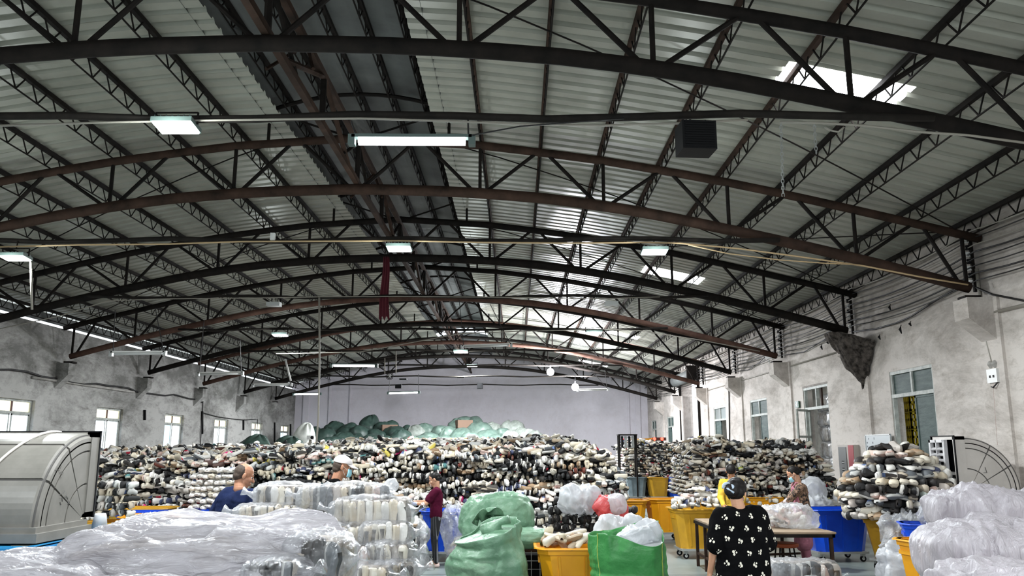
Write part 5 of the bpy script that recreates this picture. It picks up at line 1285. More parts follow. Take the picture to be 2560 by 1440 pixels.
bale_rows = [  # px centre, py centre, px length, px height, Y, palette choice
    (868, 1244, 230, 64, 7.9, (8, 6, 9, 2, 8, 5), 'topmost and longest, dark grey soles showing'),
    (712, 1240, 140, 58, 8.1, (0, 1, 0, 3, 6), 'topmost at the left, beside the man in blue'),
    (690, 1285, 190, 50, 8.0, (2, 1, 0, 2), 'second from top at left, behind the milky cover'),
    (800, 1287, 120, 46, 8.2, (8, 5, 0, 3), 'small dark one under the topmost long bale'),
    (932, 1279, 200, 66, 7.7, (0, 1, 2, 9, 3), 'second from top at right, cream and pink soles'),
    (968, 1334, 128, 58, 7.55, (1, 0, 2, 0), 'third from top at the right end'),
    (860, 1340, 130, 60, 7.6, (2, 9, 1), 'third from top beside the milky cover'),
    (975, 1383, 120, 54, 7.45, (0, 1, 3), 'fourth from top at the right end'),
    (880, 1392, 110, 56, 7.4, (0, 3, 9), 'fourth from top beside the milky cover'),
    (992, 1425, 110, 48, 7.35, (2, 6, 1, 0), 'fifth from top at the right end'),
    (920, 1442, 130, 60, 7.15, (2, 1, 0), 'lowest in view, right of the milky cover')]
for i, (px, py, pl, ph, Y, pals, lab) in enumerate(bale_rows):
    p = at(px, py, Y); k_ = Y / FPX * 1.0
    bale('clear-wrapped shoe bale in the left stack, ' + lab, p, pl * k_ * .98, ph * k_ * .95, R.uniform(-.06, .06) - .05, pals, i)
    if p.z > .45 and py < 1300: pass
# what carries the stack: wooden pallet and inner bales
t = thing('pallet', 'low wooden pallet under the left stack of clear-wrapped bales', 'pallet', (-1.85, 7.75, 0)); M['wood'] = ramp_mat('grey_worn_wood', [(.3, (.16, .11, .07)), (.7, (.38, .29, .20))], 3, 6, .7, .2, 20, stretch=(1, 8, 8))
for i in range(7):
    b = MB(); b.box((-.8 + i * .24, -.5, .10), (-.62 + i * .24, .5, .125)); b.build('plank', M['wood'], t)
for y in (-.45, 0, .45):
    b = MB(); b.box((-.82, y - .04, 0), (.84, y + .04, .10)); b.build('bearer', M['wood'], t)
b = MB(); b.box((-2.55, 7.75, .13), (-1.05, 8.35, 1.22)); o = b.build('inner_bales', M['shoe_back']); tag(o, 'buried bales of shoes inside the left stack', 'bale', kind='stuff')
# the milky covered mound in front, left
mound = [((-1.98, 5.55, .98), (.82, .62, .36), 31, 'big milky plastic bag covering the top of the bales, left foreground'),
         ((-2.80, 4.85, .78), (.50, .42, .38), 32, 'bulging milky plastic bag at the left side of the covered bales'),
         ((-1.75, 4.75, .62), (.78, .50, .46), 33, 'milky plastic-covered bale at the front of the mound'),
         ((-2.1, 5.3, .35), (1.1, .75, .35), 34, 'lowest milky plastic-covered bale under the mound'),
         ((-3.25, 4.35, .55), (.55, .40, .42), 35, 'crumpled plastic-covered bale in the bottom left corner')]
for c, s, sd, lab in mound:
    t = thing('covered_bale', lab, 'bale', c, R.uniform(-.1, .1), 'milky plastic-covered bales at lower left')
    o = link('cover_film', block_mesh('cover_film', *s, sd, M['film_big'], 190, 120, .42, .050, .034, (.5, 1.4, 1.9), 2.4, .07), t)
    b = MB(); nb = int(s[0] * 2 / .2); q = random.Random(sd)
    for i in range(nb):
        x = -s[0] * .85 + i * s[0] * 1.7 / nb
        for zz in (-.45, .35): b.box((x, -s[1] * .8, s[2] * (zz - .35)), (x + s[0] * 1.5 / nb, s[1] * .75, s[2] * (zz + .38)), (0, q.gauss(0, .08), 0))
    b.build('wrapped_goods', M['shoe_back'], t)
# front edge of the mound where the shoes show
for i, (px, py, pl, ph, Y, pals, lab) in enumerate([(780, 1400, 170, 100, 5.3, (8, 2, 9, 5, 6), 'seen through the torn front right of the milky cover'), (700, 1432, 120, 60, 5.0, (5, 8, 5), 'dark, under the torn front of the milky cover')]):
    p = at(px, py, Y); k_ = Y / FPX; bale('clear-wrapped shoe bale ' + lab, p, pl * k_ * 1.1, ph * k_ * 1.1, -.1, pals, i + 3, .5)
# right foreground white bales
for c, s, rz, sd, lab in [((3.72, 6.05, .55), (.70, .55, .50), -.05, 41, 'big white plastic-covered bale in the bottom right corner'),
                          ((4.25, 7.25, .93), (.72, .50, .26), -.12, 42, 'white plastic-covered bale lying behind and above, at the right edge'),
                          ((4.55, 7.9, 1.27), (.66, .40, .19), -.1, 43, 'topmost white plastic-covered bale at the right edge'),
                          ((4.4, 7.5, .36), (.85, .55, .34), -.1, 45, 'buried white plastic-covered bale under the upper two at right'),
                          ((2.75, 6.1, .28), (.36, .35, .32), .2, 44, 'lumpy white plastic bag low in the lower right, left of the big bale')]:
    t = thing('covered_bale', lab, 'bale', c, rz, 'white plastic-covered bales at lower right')
    link('cover_film', block_mesh('cover_film', *s, sd, M['film_white'], 190, 120, .40, .034, .026, (2.0, 1.2, .45), 2.4, .06), t)
    b = MB(); b.box((-s[0] * .8, -s[1] * .75, -s[2] * .8), (s[0] * .8, s[1] * .75, s[2] * .78)); b.build('wrapped_goods', mat('pale_goods', (.55, .50, .52), .7), t)
    if sd in (41, 44):
        b = MB(); b.tube([(-s[0] + .02, -.1, .1), (-s[0] - .10, -.14, .12), (-s[0] - .16, -.16, .11), (-s[0] - .25, -.18, .16)], [.16, .05, .03, .08], 12); b.build('film_knot', M['film_white'], t, True)
# clear bale on the floor by the woman in black
p = at(2002, 1425, 10.9); bale('clear shiny bale of shoes on the floor before the work table', (p.x, 10.95, .235), .96, .42, 0, (5, 8, 0, 3, 9), 5, .42)
p = at(2075, 1440, 10.5); bale('small clear bale on the floor at the bottom edge, right of the shiny one', (p.x - .25, 10.35, .16), .60, .28, .1, (3, 8, 0), 6, .36)
# ---- bags of film here and there
def film_bag(label, p, s, seed, m='film_bag', rot=(0, 0, 0), nu=70, nv=44, group=None, inner=None):
    t = thing('plastic_bag', label, 'bag', p); 
    o = link('film', block_mesh('film', *s, seed, M[m], nu, nv, .8, .075 * min(1, s[2] / .25), .04 * min(1, s[2] / .25), (1.5, 1.5, 1.2), 4.2, .10 * min(1, s[2] / .25)), t); o.rotation_euler = rot
    if inner:
        q = random.Random(seed)
        for i in range(inner):
            me = shoe_proto('m', q.choice((0, 1, 2, 3, 9)), 0); root = bpy.data.objects.new('shoe', me[1][1]); COL.objects.link(root); root.parent = t
            root.location = (q.uniform(-.6, .6) * s[0], q.uniform(-.6, .3) * s[1], q.uniform(-.75, .2) * s[2]); root.rotation_euler = (q.uniform(0, 6), q.uniform(0, 6), q.uniform(0, 6)); link('sole', me[0][1], root)
    return t
M['film_redbag'] = plastic_film('red_carrier_film', (.80, .10, .10), .05, .35, .4, 7)
film_bag('white crumpled plastic bag lying on the black slippers', (.78, 10.45, 1.24), (.20, .17, .13), 51, 'film_whitebag')
film_bag('red plastic bag slumped on the black slippers, right of a white one', (1.13, 10.25, 1.14), (.19, .16, .10), 52, 'film_redbag', (0, .5, 0))
film_bag('white bag end hanging out of the red plastic bag', (1.20, 10.1, 1.20), (.07, .10, .08), 53, 'film_whitebag', (0, -.3, 0))
film_bag('white sheet of film bunched in the nearest yellow bin, right side', (1.06, 9.2, .97), (.18, .16, .11), 54, 'film_whitebag', (0, .3, 0))
film_bag('small white knotted bag at the edge of the nearest yellow bin', (1.25, 9.1, 1.06), (.07, .08, .06), 55, 'film_whitebag')
film_bag('greyish film stuffed in the mouth of the bright green sack', (1.18, 8.28, 1.0), (.20, .17, .10), 56, 'film_whitebag', (0, -.35, 0))
film_bag('clear bag of pale shoes on the floor behind the woman in dark red', (-.86, 13.92, .38), (.30, .14, .44), 57, 'film_bag', inner=16)
film_bag('clear bag of shoes under the table by the woman in dark red', (-1.78, 13.3, .38), (.2, .2, .30), 58, 'film_bag', inner=9)
film_bag('clear crumpled bag on the work table, behind the woman in black', (3.92, 12.25, .89), (.40, .24, .14), 59, 'film_bag', (0, .08, 0), inner=8)
film_bag('long clear bag hanging down the front of the tower bin', (5.62, 12.5, .56), (.22, .12, .34), 60, 'film_bag', (0, .1, 0))
film_bag('crumpled white film bag at the foot of the tower bin', (5.35, 11.5, .24), (.40, .3, .24), 61, 'film_whitebag')
film_bag('clear film sticking out of the small blue bin', (5.78, 11.85, .93), (.16, .1, .12), 62, 'film_bag', (0, .4, 0))
film_bag('pinkish-white bag on top of the goods behind the apron woman', (5.40, 15.6, 1.08), (.21, .18, .15), 63, 'film_whitebag', (0, -.3, 0))
film_bag('white bag heaped under the pinkish one right of the apron woman', (5.38, 15.4, .74), (.24, .2, .19), 64, 'film_whitebag')
film_bag('flat white bag lying on the floor by the tower bin', (4.7, 10.9, .10), (.4, .3, .09), 65, 'film_bag')
film_bag('clear film end poking up from the topmost long bale', tuple(at(965, 1222, 7.8)), (.11, .06, .05), 66, 'film_bag', (0, -.6, 0))
# orange plastic string netting (cup) on the cooler
p = at(268, 1295, 7.9); t = thing('plastic_jug', 'pale upturned plastic tub with a red edge on the blue cooler lid', 'tub', (p.x, p.y, 0))
t.location = (-4.23, 8.59, 1.012)
b = MB(); b.tube([(0, 0, .02), (0, 0, .02), (0, 0, .17), (0, 0, .19)], [.075, .08, .058, .05], 16); b.build('tub_body', mat('milky_plastic', (.55, .57, .60), .35), t, True)
b = MB(); b.tube([(0, 0, 0), (0, 0, .02)], .085, 16); b.build('rim', mat('orange_red_rim', (.7, .12, .04), .5), t)

t = thing('dark_rack', 'small black open rack standing above the far end of the aisle', 'rack', at(1568, 1112, 30.0))
b = MB()
for x in (-.3, .3):
    for y in (-.2, .2): b.bar((x, y, -1.8), (x, y, .35), .05)
b.build('frame', M['steel'], t)
b = MB(); b.box((-.34, -.24, .33), (.34, .24, .37)); b.build('top_board', M['steel'], t)
for i in range(4):
    b = MB(); b.box((-.22 + i * .13, -.1, -.1), (-.15 + i * .13, .1, .30)); b.build('upright_slat', M['alu' if i % 2 else 'black'], t)
p = at(1630, 1100, 33.2); t = thing('truck_light_bar', 'yellow-orange bar with two glowing red lamps over the far shoe heap', 'truck', (p.x, p.y, 0))
b = MB(); b.box((-.75, -.1, p.z - .06), (.1, .3, p.z + .06), (0, -.04, 0)); b.build('yellow_bar', M['bin_yellow'], t)
b = MB(); b.box((.0, -.1, p.z - .02), (.55, .1, p.z + .10)); b.build('lamp_mount', M['rust2'], t)
for x in (.08, .38):
    b = MB(); b.disc((x, -.12, p.z + .04), .06, .04, 12, 'y'); b.build('red_lamp', M['red_lamp'], t)
for x in (-.6, .4):
    b = MB(); b.box((x - .04, 0, 0), (x + .04, .08, p.z)); b.build('post', M['steel'], t)
# ================================================================ AIR DUCTS AND COOLER
M['duct'] = ramp_mat('beige_duct_plastic', [(.3, (.135, .13, .115)), (.7, (.21, .20, .18))], 2.5, 5, .38, spec=.5)
M['duct_pale'] = ramp_mat('pale_duct_plastic', [(.3, (.46, .43, .40)), (.7, (.58, .545, .51))], 2.5, 5, .4, spec=.5)
M['cooler_blue'] = ramp_mat('cooler_blue_plastic', [(.3, (.005, .13, .30)), (.7, (.012, .22, .44))], 3, 5, .4)
M['louver'] = ramp_mat('dusty_white_louver', [(.3, (.42, .41, .42)), (.7, (.70, .69, .70))], 5, 5, .5)
def elbow(t, RR, w, m, grid=False):
    """quarter elbow: outlet faces +x at x=0..., centre of the turn at (0,0,0); side panels at y=0 (visible) and y=w"""
    rg = M['dark']
    def P(r, a, y): return (-r * math.cos(a), y, r * math.sin(a))
    # back shell: two raised bands along the curve, split crosswise
    n = 24
    for k, (a0, a1) in enumerate(((0.0, .50), (.53, 1.03), (1.06, PI / 2))):
        V = []; F = []; steps = 8
        for i in range(steps + 1):
            a = a0 + (a1 - a0) * i / steps
            V += [P(RR - .0, a, .05), P(RR, a, w - .05), P(RR - .05, a, w), P(RR - .10, a, w), P(RR - .10, a, 0), P(RR - .05, a, 0)]
        for i in range(steps):
            for j in range(6): F.append((i * 6 + j, (i + 1) * 6 + j, (i + 1) * 6 + (j + 1) % 6, i * 6 + (j + 1) % 6))
        F += [tuple(range(6)), tuple(steps * 6 + j for j in range(6))[::-1]]
        b = MB(); b.add(V, F); b.build('shell_panel', m, t)
    b = MB(); V = []; F = []     # dark seam body just under the shell and sides
    for i in range(n + 1):
        a = PI / 2 * i / n; V += [P(RR - .015, a, .02), P(RR - .015, a, w - .02), P(.02, a, w - .02), P(.02, a, .02)]
    for i in range(n):
        for j in range(4): F.append((i * 4 + j, (i + 1) * 4 + j, (i + 1) * 4 + (j + 1) % 4, i * 4 + (j + 1) % 4))
    F += [(0, 1, 2, 3), (n * 4 + 3, n * 4 + 2, n * 4 + 1, n * 4)]
    b.add(V, F); b.build('seam_body', M['duct_dark'], t)
    # side fan panels
    rad = [.06, .40 * RR, .42 * RR, .78 * RR, .80 * RR, RR - .085]
    cuts = ((.0, .50), (.53, 1.03), (1.06, PI / 2))
    for yy, s in ((0, -1), (w, 1)):
        for a0, a1 in cuts:
            for r0, r1 in ((rad[0], rad[1]), (rad[2], rad[3]), (rad[4], rad[5])):
                V = []; F = []; st = 6; g = .012 / max(r0, .1)
                for i in range(st + 1):
                    a = a0 + (a1 - a0) * i / st; V += [P(r0, a, yy), P(r1, a, yy), P(r1, a, yy - s * .03), P(r0, a, yy - s * .03)]
                for i in range(st):
                    for j in range(4): F.append((i * 4 + j, (i + 1) * 4 + j, (i + 1) * 4 + (j + 1) % 4, i * 4 + (j + 1) % 4))
                F += [(0, 1, 2, 3), (st * 4 + 3, st * 4 + 2, st * 4 + 1, st * 4)]
                b = MB(); b.add(V, F); b.build('side_panel', m, t)
    # outlet collar
    b = MB(); z0, z1 = .02, RR + .01
    for lo, hi in (((0, -.01, z0), (.16, .04, z1)), ((0, w - .04, z0), (.16, w + .01, z1)), ((0, -.01, z0), (.16, w + .01, z0 + .05)), ((0, -.01, z1 - .05), (.16, w + .01, z1))): b.box(lo, hi)
    b.build('outlet_collar', m, t)
    b = MB()
    b.box((.15, -.02, z0 - .01), (.17, .0, z1 + .01)); b.box((.15, w, z0 - .01), (.17, w + .02, z1 + .01)); b.box((.15, -.02, z1), (.17, w + .02, z1 + .015)); b.build('collar_gasket', M['black'], t)
    b = MB(); b.box((-.0, .04, z0 + .05), (.02, w - .04, z1 - .05)); b.build('outlet_dark', M['dark'], t)
    # inlet flange at the foot
    b = MB(); b.box((-RR - .03, -.03, -.05), (.02, w + .03, 0)); b.box((-RR - .06, -.06, -.13), (.05, w + .06, -.05)); b.build('inlet_flange', m, t)
    if grid:
        b = MB()
        for lo, hi in (((.155, 0, .0), (.21, .05, z1 - .05)), ((.155, w * .62, .0), (.21, w * .62 + .05, z1 - .05)), ((.155, 0, .0), (.21, w * .65, .05)), ((.155, 0, z1 - .09), (.21, w * .65, z1 - .05)), ((.155, w * .31, 0), (.21, w * .34, z1 - .05))): b.box(lo, hi)
        b.build('grille_frame', M['louver'], t)
        for i in range(7):
            z = .09 + i * (z1 - .2) / 7
            for y0, y1 in ((.05, w * .31), (w * .34, w * .62)):
                b = MB(); b.box((.16, y0, z), (.22, y1, z + .018), (0, .5, 0)); b.build('grille_slat', M['louver'], t)
        b = MB(); b.box((.15, .04, .04), (.156, w * .62, z1 - .1)); b.build('grille_dark', M['dark'], t)
M['duct_dark'] = mat('seam_shadow_grey', (.10, .095, .09), .7)
# left: outlet faces away (+Y), visible side panel faces right (+X)
t = thing('air_duct', 'large beige curved air duct elbow on the blue cooler, left edge', 'duct', (-4.28, 8.36, 1.16), PI / 2)
elbow(t, .84, 1.05, M['duct'])
for (x0, z0, s) in ((-.58, .42, 1), (-.50, .16, 1), (-.40, .16, 1)):   # faint handwriting on the side
    q = random.Random(int(x0 * 100)); b = MB()
    for i in range(7):
        p = Vector((x0 + q.uniform(0, .08), -.002, z0 + q.uniform(0, .12))); d = Vector((q.uniform(-.03, .05), 0, q.uniform(-.04, .04))); b.bar(p, p + d, .004, .003)
    o = b.build('handwriting', M['duct_dark'], t); o['kind'] = 'stuff'
b = MB(); pts = []
for i in range(22):
    a = -.05 + 1.75 * i / 21; r = .855; pts.append((-4.28 - .62 + .25 * math.sin(a) ** 2, 8.36 - r * math.cos(a), 1.16 + r * math.sin(a)))
b.tube(pts, .014, 6); tag(b.build('tie_strap', M['duct_pale'], None, True), 'pale strap drawn over the curved back of the left air duct', 'strap')
t = thing('evaporative_cooler', 'blue-topped air cooler with white louvers under the left air duct', 'cooler', (-4.85, 7.95, 0)); CW, CD = .66, .70
b = MB(); b.box((-CW + .06, -CD + .06, .05), (CW - .06, CD - .06, .9)); b.build('inner_body', M['dark'], t)
for sx in (-1, 1):
    for sy in (-1, 1):
        b = MB(); x, y = sx * (CW - .07), sy * (CD - .07); b.box((x - .075, y - .075, .0), (x + .075, y + .075, .94)); b.build('corner_post', M['cooler_blue'], t)
for i in range(9):
    z = .12 + i * .09
    for (lo, hi, rot) in (((-CW + .15, -CD + .005, z), (CW - .15, -CD + .04, z + .055), (-.5, 0, 0)), ((CW - .04, -CD + .15, z), (CW - .005, CD - .15, z + .055), (0, -.5, 0))):
        b = MB(); b.box(lo, hi, rot); b.build('louver_slat', M['louver'], t)
b = MB(); b.box((-CW - .03, -CD - .03, .93), (CW + .03, CD + .03, .99)); b.box((-CW, -CD, .99), (CW, CD, 1.01)); b.build('lid', M['cooler_blue'], t)
for (x0, x1, y0, y1) in ((-.5, .5, -.66, -.60), (.60, .66, -.55, -.05), (.60, .66, .05, .55)):
    b = MB(); b.box((x0, y0, 1.0), (x1, y1, 1.016)); b.build('lid_rib', M['cooler_blue'], t)
b = MB(); b.box((.42, -.5, 1.008), (.60, -.05, 1.014)); b.box((.42, .05, 1.008), (.60, .5, 1.014)); b.build('lid_recess', mat('dusty_recess', (.16, .19, .17), .6), t)
# right
t = thing('air_duct', 'pale beige quarter-round air duct elbow with slatted grille by right wall', 'duct', (6.80, 12.72, 1.20), 0)
# outlet looks towards the aisle: mirror along x by turning half a circle; panel at local y=w faces the camera
t.rotation_euler = (0, 0, PI); t.location = (6.80, 13.40, 1.22)
elbow(t, .80, .68, M['duct_pale'], True)
b = MB(); p = Vector((-.24, .684, .32))
for a, c in (((0, 0, .05), (.05, 0, .05)), ((.05, 0, .05), (.03, 0, -.03))): b.bar(p - Vector(a), p - Vector(c), .008, .004)
b.build('handwriting', M['duct_dark'], t)['kind'] = 'stuff'
t = thing('duct_plinth', 'white cooler body under the right air duct', 'cooler', (7.2, 13.05, 0))
b = MB(); b.box((-.42, -.38, 0), (.42, .38, 1.08)); b.build('body', M['louver'], t)
for i in range(8):
    b = MB(); b.box((-.44, -.33, .12 + i * .11), (-.41, .33, .18 + i * .11), (0, .4, 0)); b.build('louver_slat', M['louver'], t)
t = thing('cable_bundle', 'dark tangle of wiring hanging below the grille of the right duct', 'cable', (6.72, 12.75, 1.12)); q = random.Random(2)
b = MB()
for i in range(7): b.tube([(q.uniform(-.12, .12), q.uniform(-.1, .1), -.02), (q.uniform(-.15, .15), q.uniform(-.1, .1), -.1), (q.uniform(-.12, .12), 0, -.2)], .02, 5)
b.build('wires', M['black'], t); b = MB(); b.box((-.02, -.14, -.32), (.16, -.02, -.12)); b.build('terminal_box', M['louver'], t)

# ================================================================ TABLES, STOOL
t = thing('work_table', 'wooden work table on brown steel legs, in front of the woman in the pink apron', 'table', (0, 0, 0))
for i in range(6):
    y0 = 11.55 + i * .375; b = MB(); b.box((2.88, y0, .71), (4.32 - .02 * (i % 2), y0 + .368, .735)); b.build('plank', M['wood'], t)
b = MB()
for lo, hi in (((2.86, 11.54, .665), (4.30, 11.58, .71)), ((2.86, 13.74, .665), (4.30, 13.78, .71)), ((2.86, 11.54, .665), (2.90, 13.78, .71)), ((4.26, 11.54, .665), (4.30, 13.78, .71))): b.box(lo, hi)
b.build('frame', M['steel'], t)
for x, y in ((2.90, 11.6), (4.26, 11.6), (2.90, 13.15), (2.9, 13.74), (4.26, 13.74)):
    b = MB(); b.box((x - .022, y - .022, 0), (x + .022, y + .022, .70)); b.build('leg', M['rust'], t)
b = MB(); b.bar((2.9, 11.6, .2), (2.9, 13.74, .2), .03); b.bar((4.26, 11.6, .2), (4.26, 13.74, .2), .03); b.bar((2.9, 12.2, .34), (4.26, 12.9, .30), .03); b.build('stretcher', M['rust'], t)
t = thing('stool', 'orange-brown round stool on black legs under the work table', 'stool', (4.02, 12.85, 0))
b = MB(); b.tube([(0, 0, .40), (0, 0, .41), (0, 0, .45), (0, 0, .46)], [.19, .20, .20, .18], 20); b.build('seat', mat('orange_brown_seat', (.40, .08, .02), .5), t)
for a in (.8, 2.4, 3.9, 5.5):
    b = MB(); b.tube([(.14 * math.cos(a), .14 * math.sin(a), .40), (.20 * math.cos(a), .20 * math.sin(a), 0)], .012, 6); b.build('leg', M['black'], t)
b = MB(); b.tube([(.17 * math.cos(a), .17 * math.sin(a), .18) for a in np.linspace(0, 6.283, 17)], .008, 5, False); b.build('foot_ring', M['black'], t)
t = thing('side_table', 'grey stone-topped table by the right wall behind the blue bin', 'table', (6.95, 17.4, 0))
b = MB(); b.box((-.75, -.6, .74), (.70, .6, .80)); b.build('table_top', M['concrete'], t)
for x, y in ((-.68, -.52), (.62, -.52), (-.68, .52), (.62, .52)):
    b = MB(); b.box((x - .05, y - .05, 0), (x + .05, y + .05, .74)); b.build('leg', M['concrete'], t)
b = MB(); b.box((-.6, -.56, .45), (.6, -.52, .74)); b.build('apron_board', M['concrete'], t)
film_bag('crumpled pale bag on the grey table by the right wall', (6.75, 17.1, .90), (.32, .2, .09), 70, 'film_whitebag')
t = thing('small_table', 'small board table on black legs before the woman in dark red', 'table', (-1.95, 13.25, 0))
b = MB(); b.box((-.42, -.35, .68), (.42, .35, .71)); b.build('table_top', M['wood'], t)
for x, y in ((-.38, -.31), (.38, -.31), (-.38, .31), (.38, .31)):
    b = MB(); b.box((x - .025, y - .025, 0), (x + .025, y + .025, .68)); b.build('leg', M['black'], t)
b = MB(); b.box((-.40, -.33, .18), (.40, .33, .20)); b.build('lower_shelf', M['wood'], t)
for i in range(9):
    shoe_obj((-2.3 + (i % 5) * .15 + rr.random() * .04, 13.05 + (i // 5) * .16, .75 + (i // 10) * .08), rr.uniform(0, 6.28), rr.gauss(0, .15), 0, 1.0, rr.choice(('m', 'c')), rr.choice((0, 1, 3, 9)),
             'pale shoe lying loose on the small table, %s of nine from its far left' % ordinal(i + 1), 'loose shoes on the small table')
for i in range(18):
    x = 3.30 + (i % 9) * .105; y = 13.35 + (i // 9) * .25; pal = 5 if i >= 9 else rr.choice((1, 2, 0))
    shoe_obj((x, y, .775 + (.05 if i >= 9 else 0)), PI + rr.gauss(0, .5), rr.gauss(0, .1), PI * (i % 2), 1.0, 's' if pal == 5 else 'm', pal,
             ('black slipper in the back row on the work table, %s from the left' % ordinal(i % 9 + 1) if pal == 5 else '%s shoe in the front row on the work table, %s from the left' % (PN[pal], ordinal(i % 9 + 1))), 'shoes laid out on the work table')

# ================================================================ bales seen through the open window and the gateway
q = random.Random(9)
for cx_, cy_ in ((XR + .55, 21.2), (XR + .62, 22.05), (XR + 1.0, 20.3)):
    for k_ in range(8):
        p = Vector((cx_ + q.gauss(0, .02), cy_, .22 + k_ * .40))
        t = thing('wrapped_bale', 'wrapped bundle %s in a stack behind the open window' % (ordinal(k_ + 1) + (' from the floor, near column' if cy_ == 21.2 else ' from the floor, far column' if cy_ == 22.05 else ' from the floor, hidden column')), 'bale', p, PI / 2 + q.gauss(0, .06), 'bundles stacked behind the open window')
        b = MB(); b.box((-.33, -.22, -.17), (.33, .22, .16)); b.build('packed_middle', M['shoe_back'], t)
        o = link('clear_film', BALE[k_ % 3], t); o.scale = (.80, 1.3, 1.2)
for i in range(3):
    t = thing('yellow_crate_stack', 'yellow net crates behind the window with green panes, %s column' % ordinal(i + 1), 'crate', (XR + .75, 17.7 + i * .42, 0), 0, 'yellow crates behind the green-paned window')
    for k_ in range(9):
        z = .1 + k_ * .36; b = MB()
        for z2 in (z, z + .16, z + .30): b.box((-.2, -.19, z2), (.2, .19, z2 + .05))
        for x in np.linspace(-.18, .18, 5):
            b.box((x - .02, -.19, z), (x + .02, -.17, z + .34)); b.box((x - .02, .17, z), (x + .02, .19, z + .34))
        for y in np.linspace(-.17, .17, 5): b.box((-.2, y - .02, z), (-.18, y + .02, z + .34))
        b.build('crate', mat('yellow_crate', (.55, .42, .01), .5) if k_ + i == 0 else bpy.data.materials['yellow_crate'], t)
for k_ in range(44):
    p = Vector((XR + 1.3 + q.random() * 1.6, 36.0 + q.random() * 2.6, .25 + (k_ // 4) * .34))
    o = link('wrapped_bale', BALE[k_ % 3], None, p, (q.uniform(-.2, .2), q.uniform(-.2, .2), q.uniform(0, 3))); o.scale = (.8, 1.3, 1.1)
    tag(o, 'pinkish wrapped bundle in the tall pile outside the gateway, ' + ('upper part' if k_ > 28 else 'middle part' if k_ > 14 else 'lower part'), 'bale', 'bundles piled outside the gateway')

# ================================================================ PEOPLE
M['skin'] = ramp_mat('skin', [(.3, (.44, .22, .13)), (.7, (.56, .31, .20))], 6, 3, .5)
M['skin_tan'] = ramp_mat('tanned_skin', [(.3, (.36, .16, .09)), (.7, (.48, .24, .145))], 6, 3, .5)
M['hair'] = ramp_mat('black_hair', [(.3, (.006, .005, .005)), (.7, (.012, .010, .009))], 9, 4, .5, .2, 60, stretch=(1, 1, .3), spec=.2)
M['hair_thin'] = ramp_mat('cropped_thin_hair', [(.3, (.035, .025, .018)), (.7, (.09, .06, .045))], 40, 4, .7)
def fabric(name, c, v=.25):
    return ramp_mat(name, [(.35, tuple(x * (1 - v) for x in c)), (.65, tuple(min(1, x * (1 + v)) for x in c))], 5, 5, .95, .5, 9, bdist=.03, spec=.06)
def blob(name, items, voxel, m, parent, smooth=4, fac=.5):
    """one continuous surface grown round balls, tapered limbs and ellipsoids"""
    V = []; F = []; nu, nv = 12, 8
    su = [(math.sin(PI * j / nv) * math.cos(2 * PI * i / nu), math.sin(PI * j / nv) * math.sin(2 * PI * i / nu), math.cos(PI * j / nv)) for j in range(1, nv) for i in range(nu)] + [(0, 0, 1), (0, 0, -1)]
    fu = [(j * nu + i, j * nu + (i + 1) % nu, (j + 1) * nu + (i + 1) % nu, (j + 1) * nu + i) for j in range(nv - 2) for i in range(nu)]
    fu += [(len(su) - 2, (i + 1) % nu, i) for i in range(nu)] + [(len(su) - 1, (nv - 2) * nu + i, (nv - 2) * nu + (i + 1) % nu) for i in range(nu)]
    def ell(c, r, rot=None):
        o = len(V)
        for p in su:
            q = Vector((p[0] * r[0], p[1] * r[1], p[2] * r[2]))
            if rot: q = rot @ q
            V.append(tuple(q + Vector(c)))
        F.extend(tuple(a + o for a in f) for f in fu)
    for it in items:
        if it[0] == 'e': ell(it[1], it[2], it[3] if len(it) > 3 else None)
        else:
            a, ra, c, rc = Vector(it[1]), it[2], Vector(it[3]), it[4]; n = max(2, int((a - c).length / (min(ra, rc) * .35)) + 1)
            for i in range(n): u = i / (n - 1); r = ra + (rc - ra) * u; ell(a.lerp(c, u), (r, r, r))
    me = bpy.data.meshes.new(name); me.from_pydata(V, [], F); o = bpy.data.objects.new(name, me); COL.objects.link(o)
    md = o.modifiers.new('r', 'REMESH'); md.mode = 'VOXEL'; md.voxel_size = voxel; md.use_smooth_shade = True
    ms = o.modifiers.new('s', 'SMOOTH'); ms.factor = fac; ms.iterations = smooth
    dg = bpy.context.evaluated_depsgraph_get(); dg.update(); me2 = bpy.data.meshes.new_from_object(o.evaluated_get(dg)); me2.name = name
    bpy.data.objects.remove(o); bpy.data.meshes.remove(me); me2.materials.clear(); me2.materials.append(m)
    return link(name, me2, parent)
def ik(a, c, l1, l2, pole):
    a, c = Vector(a), Vector(c); d = c - a; L_ = min(d.length, (l1 + l2) * .995); d.normalize(); x = (l1 * l1 - l2 * l2 + L_ * L_) / (2 * L_); h = math.sqrt(max(0, l1 * l1 - x * x))
    p = Vector(pole); p = (p - d * p.dot(d)).normalized(); return a + d * x + p * h, a + d * L_
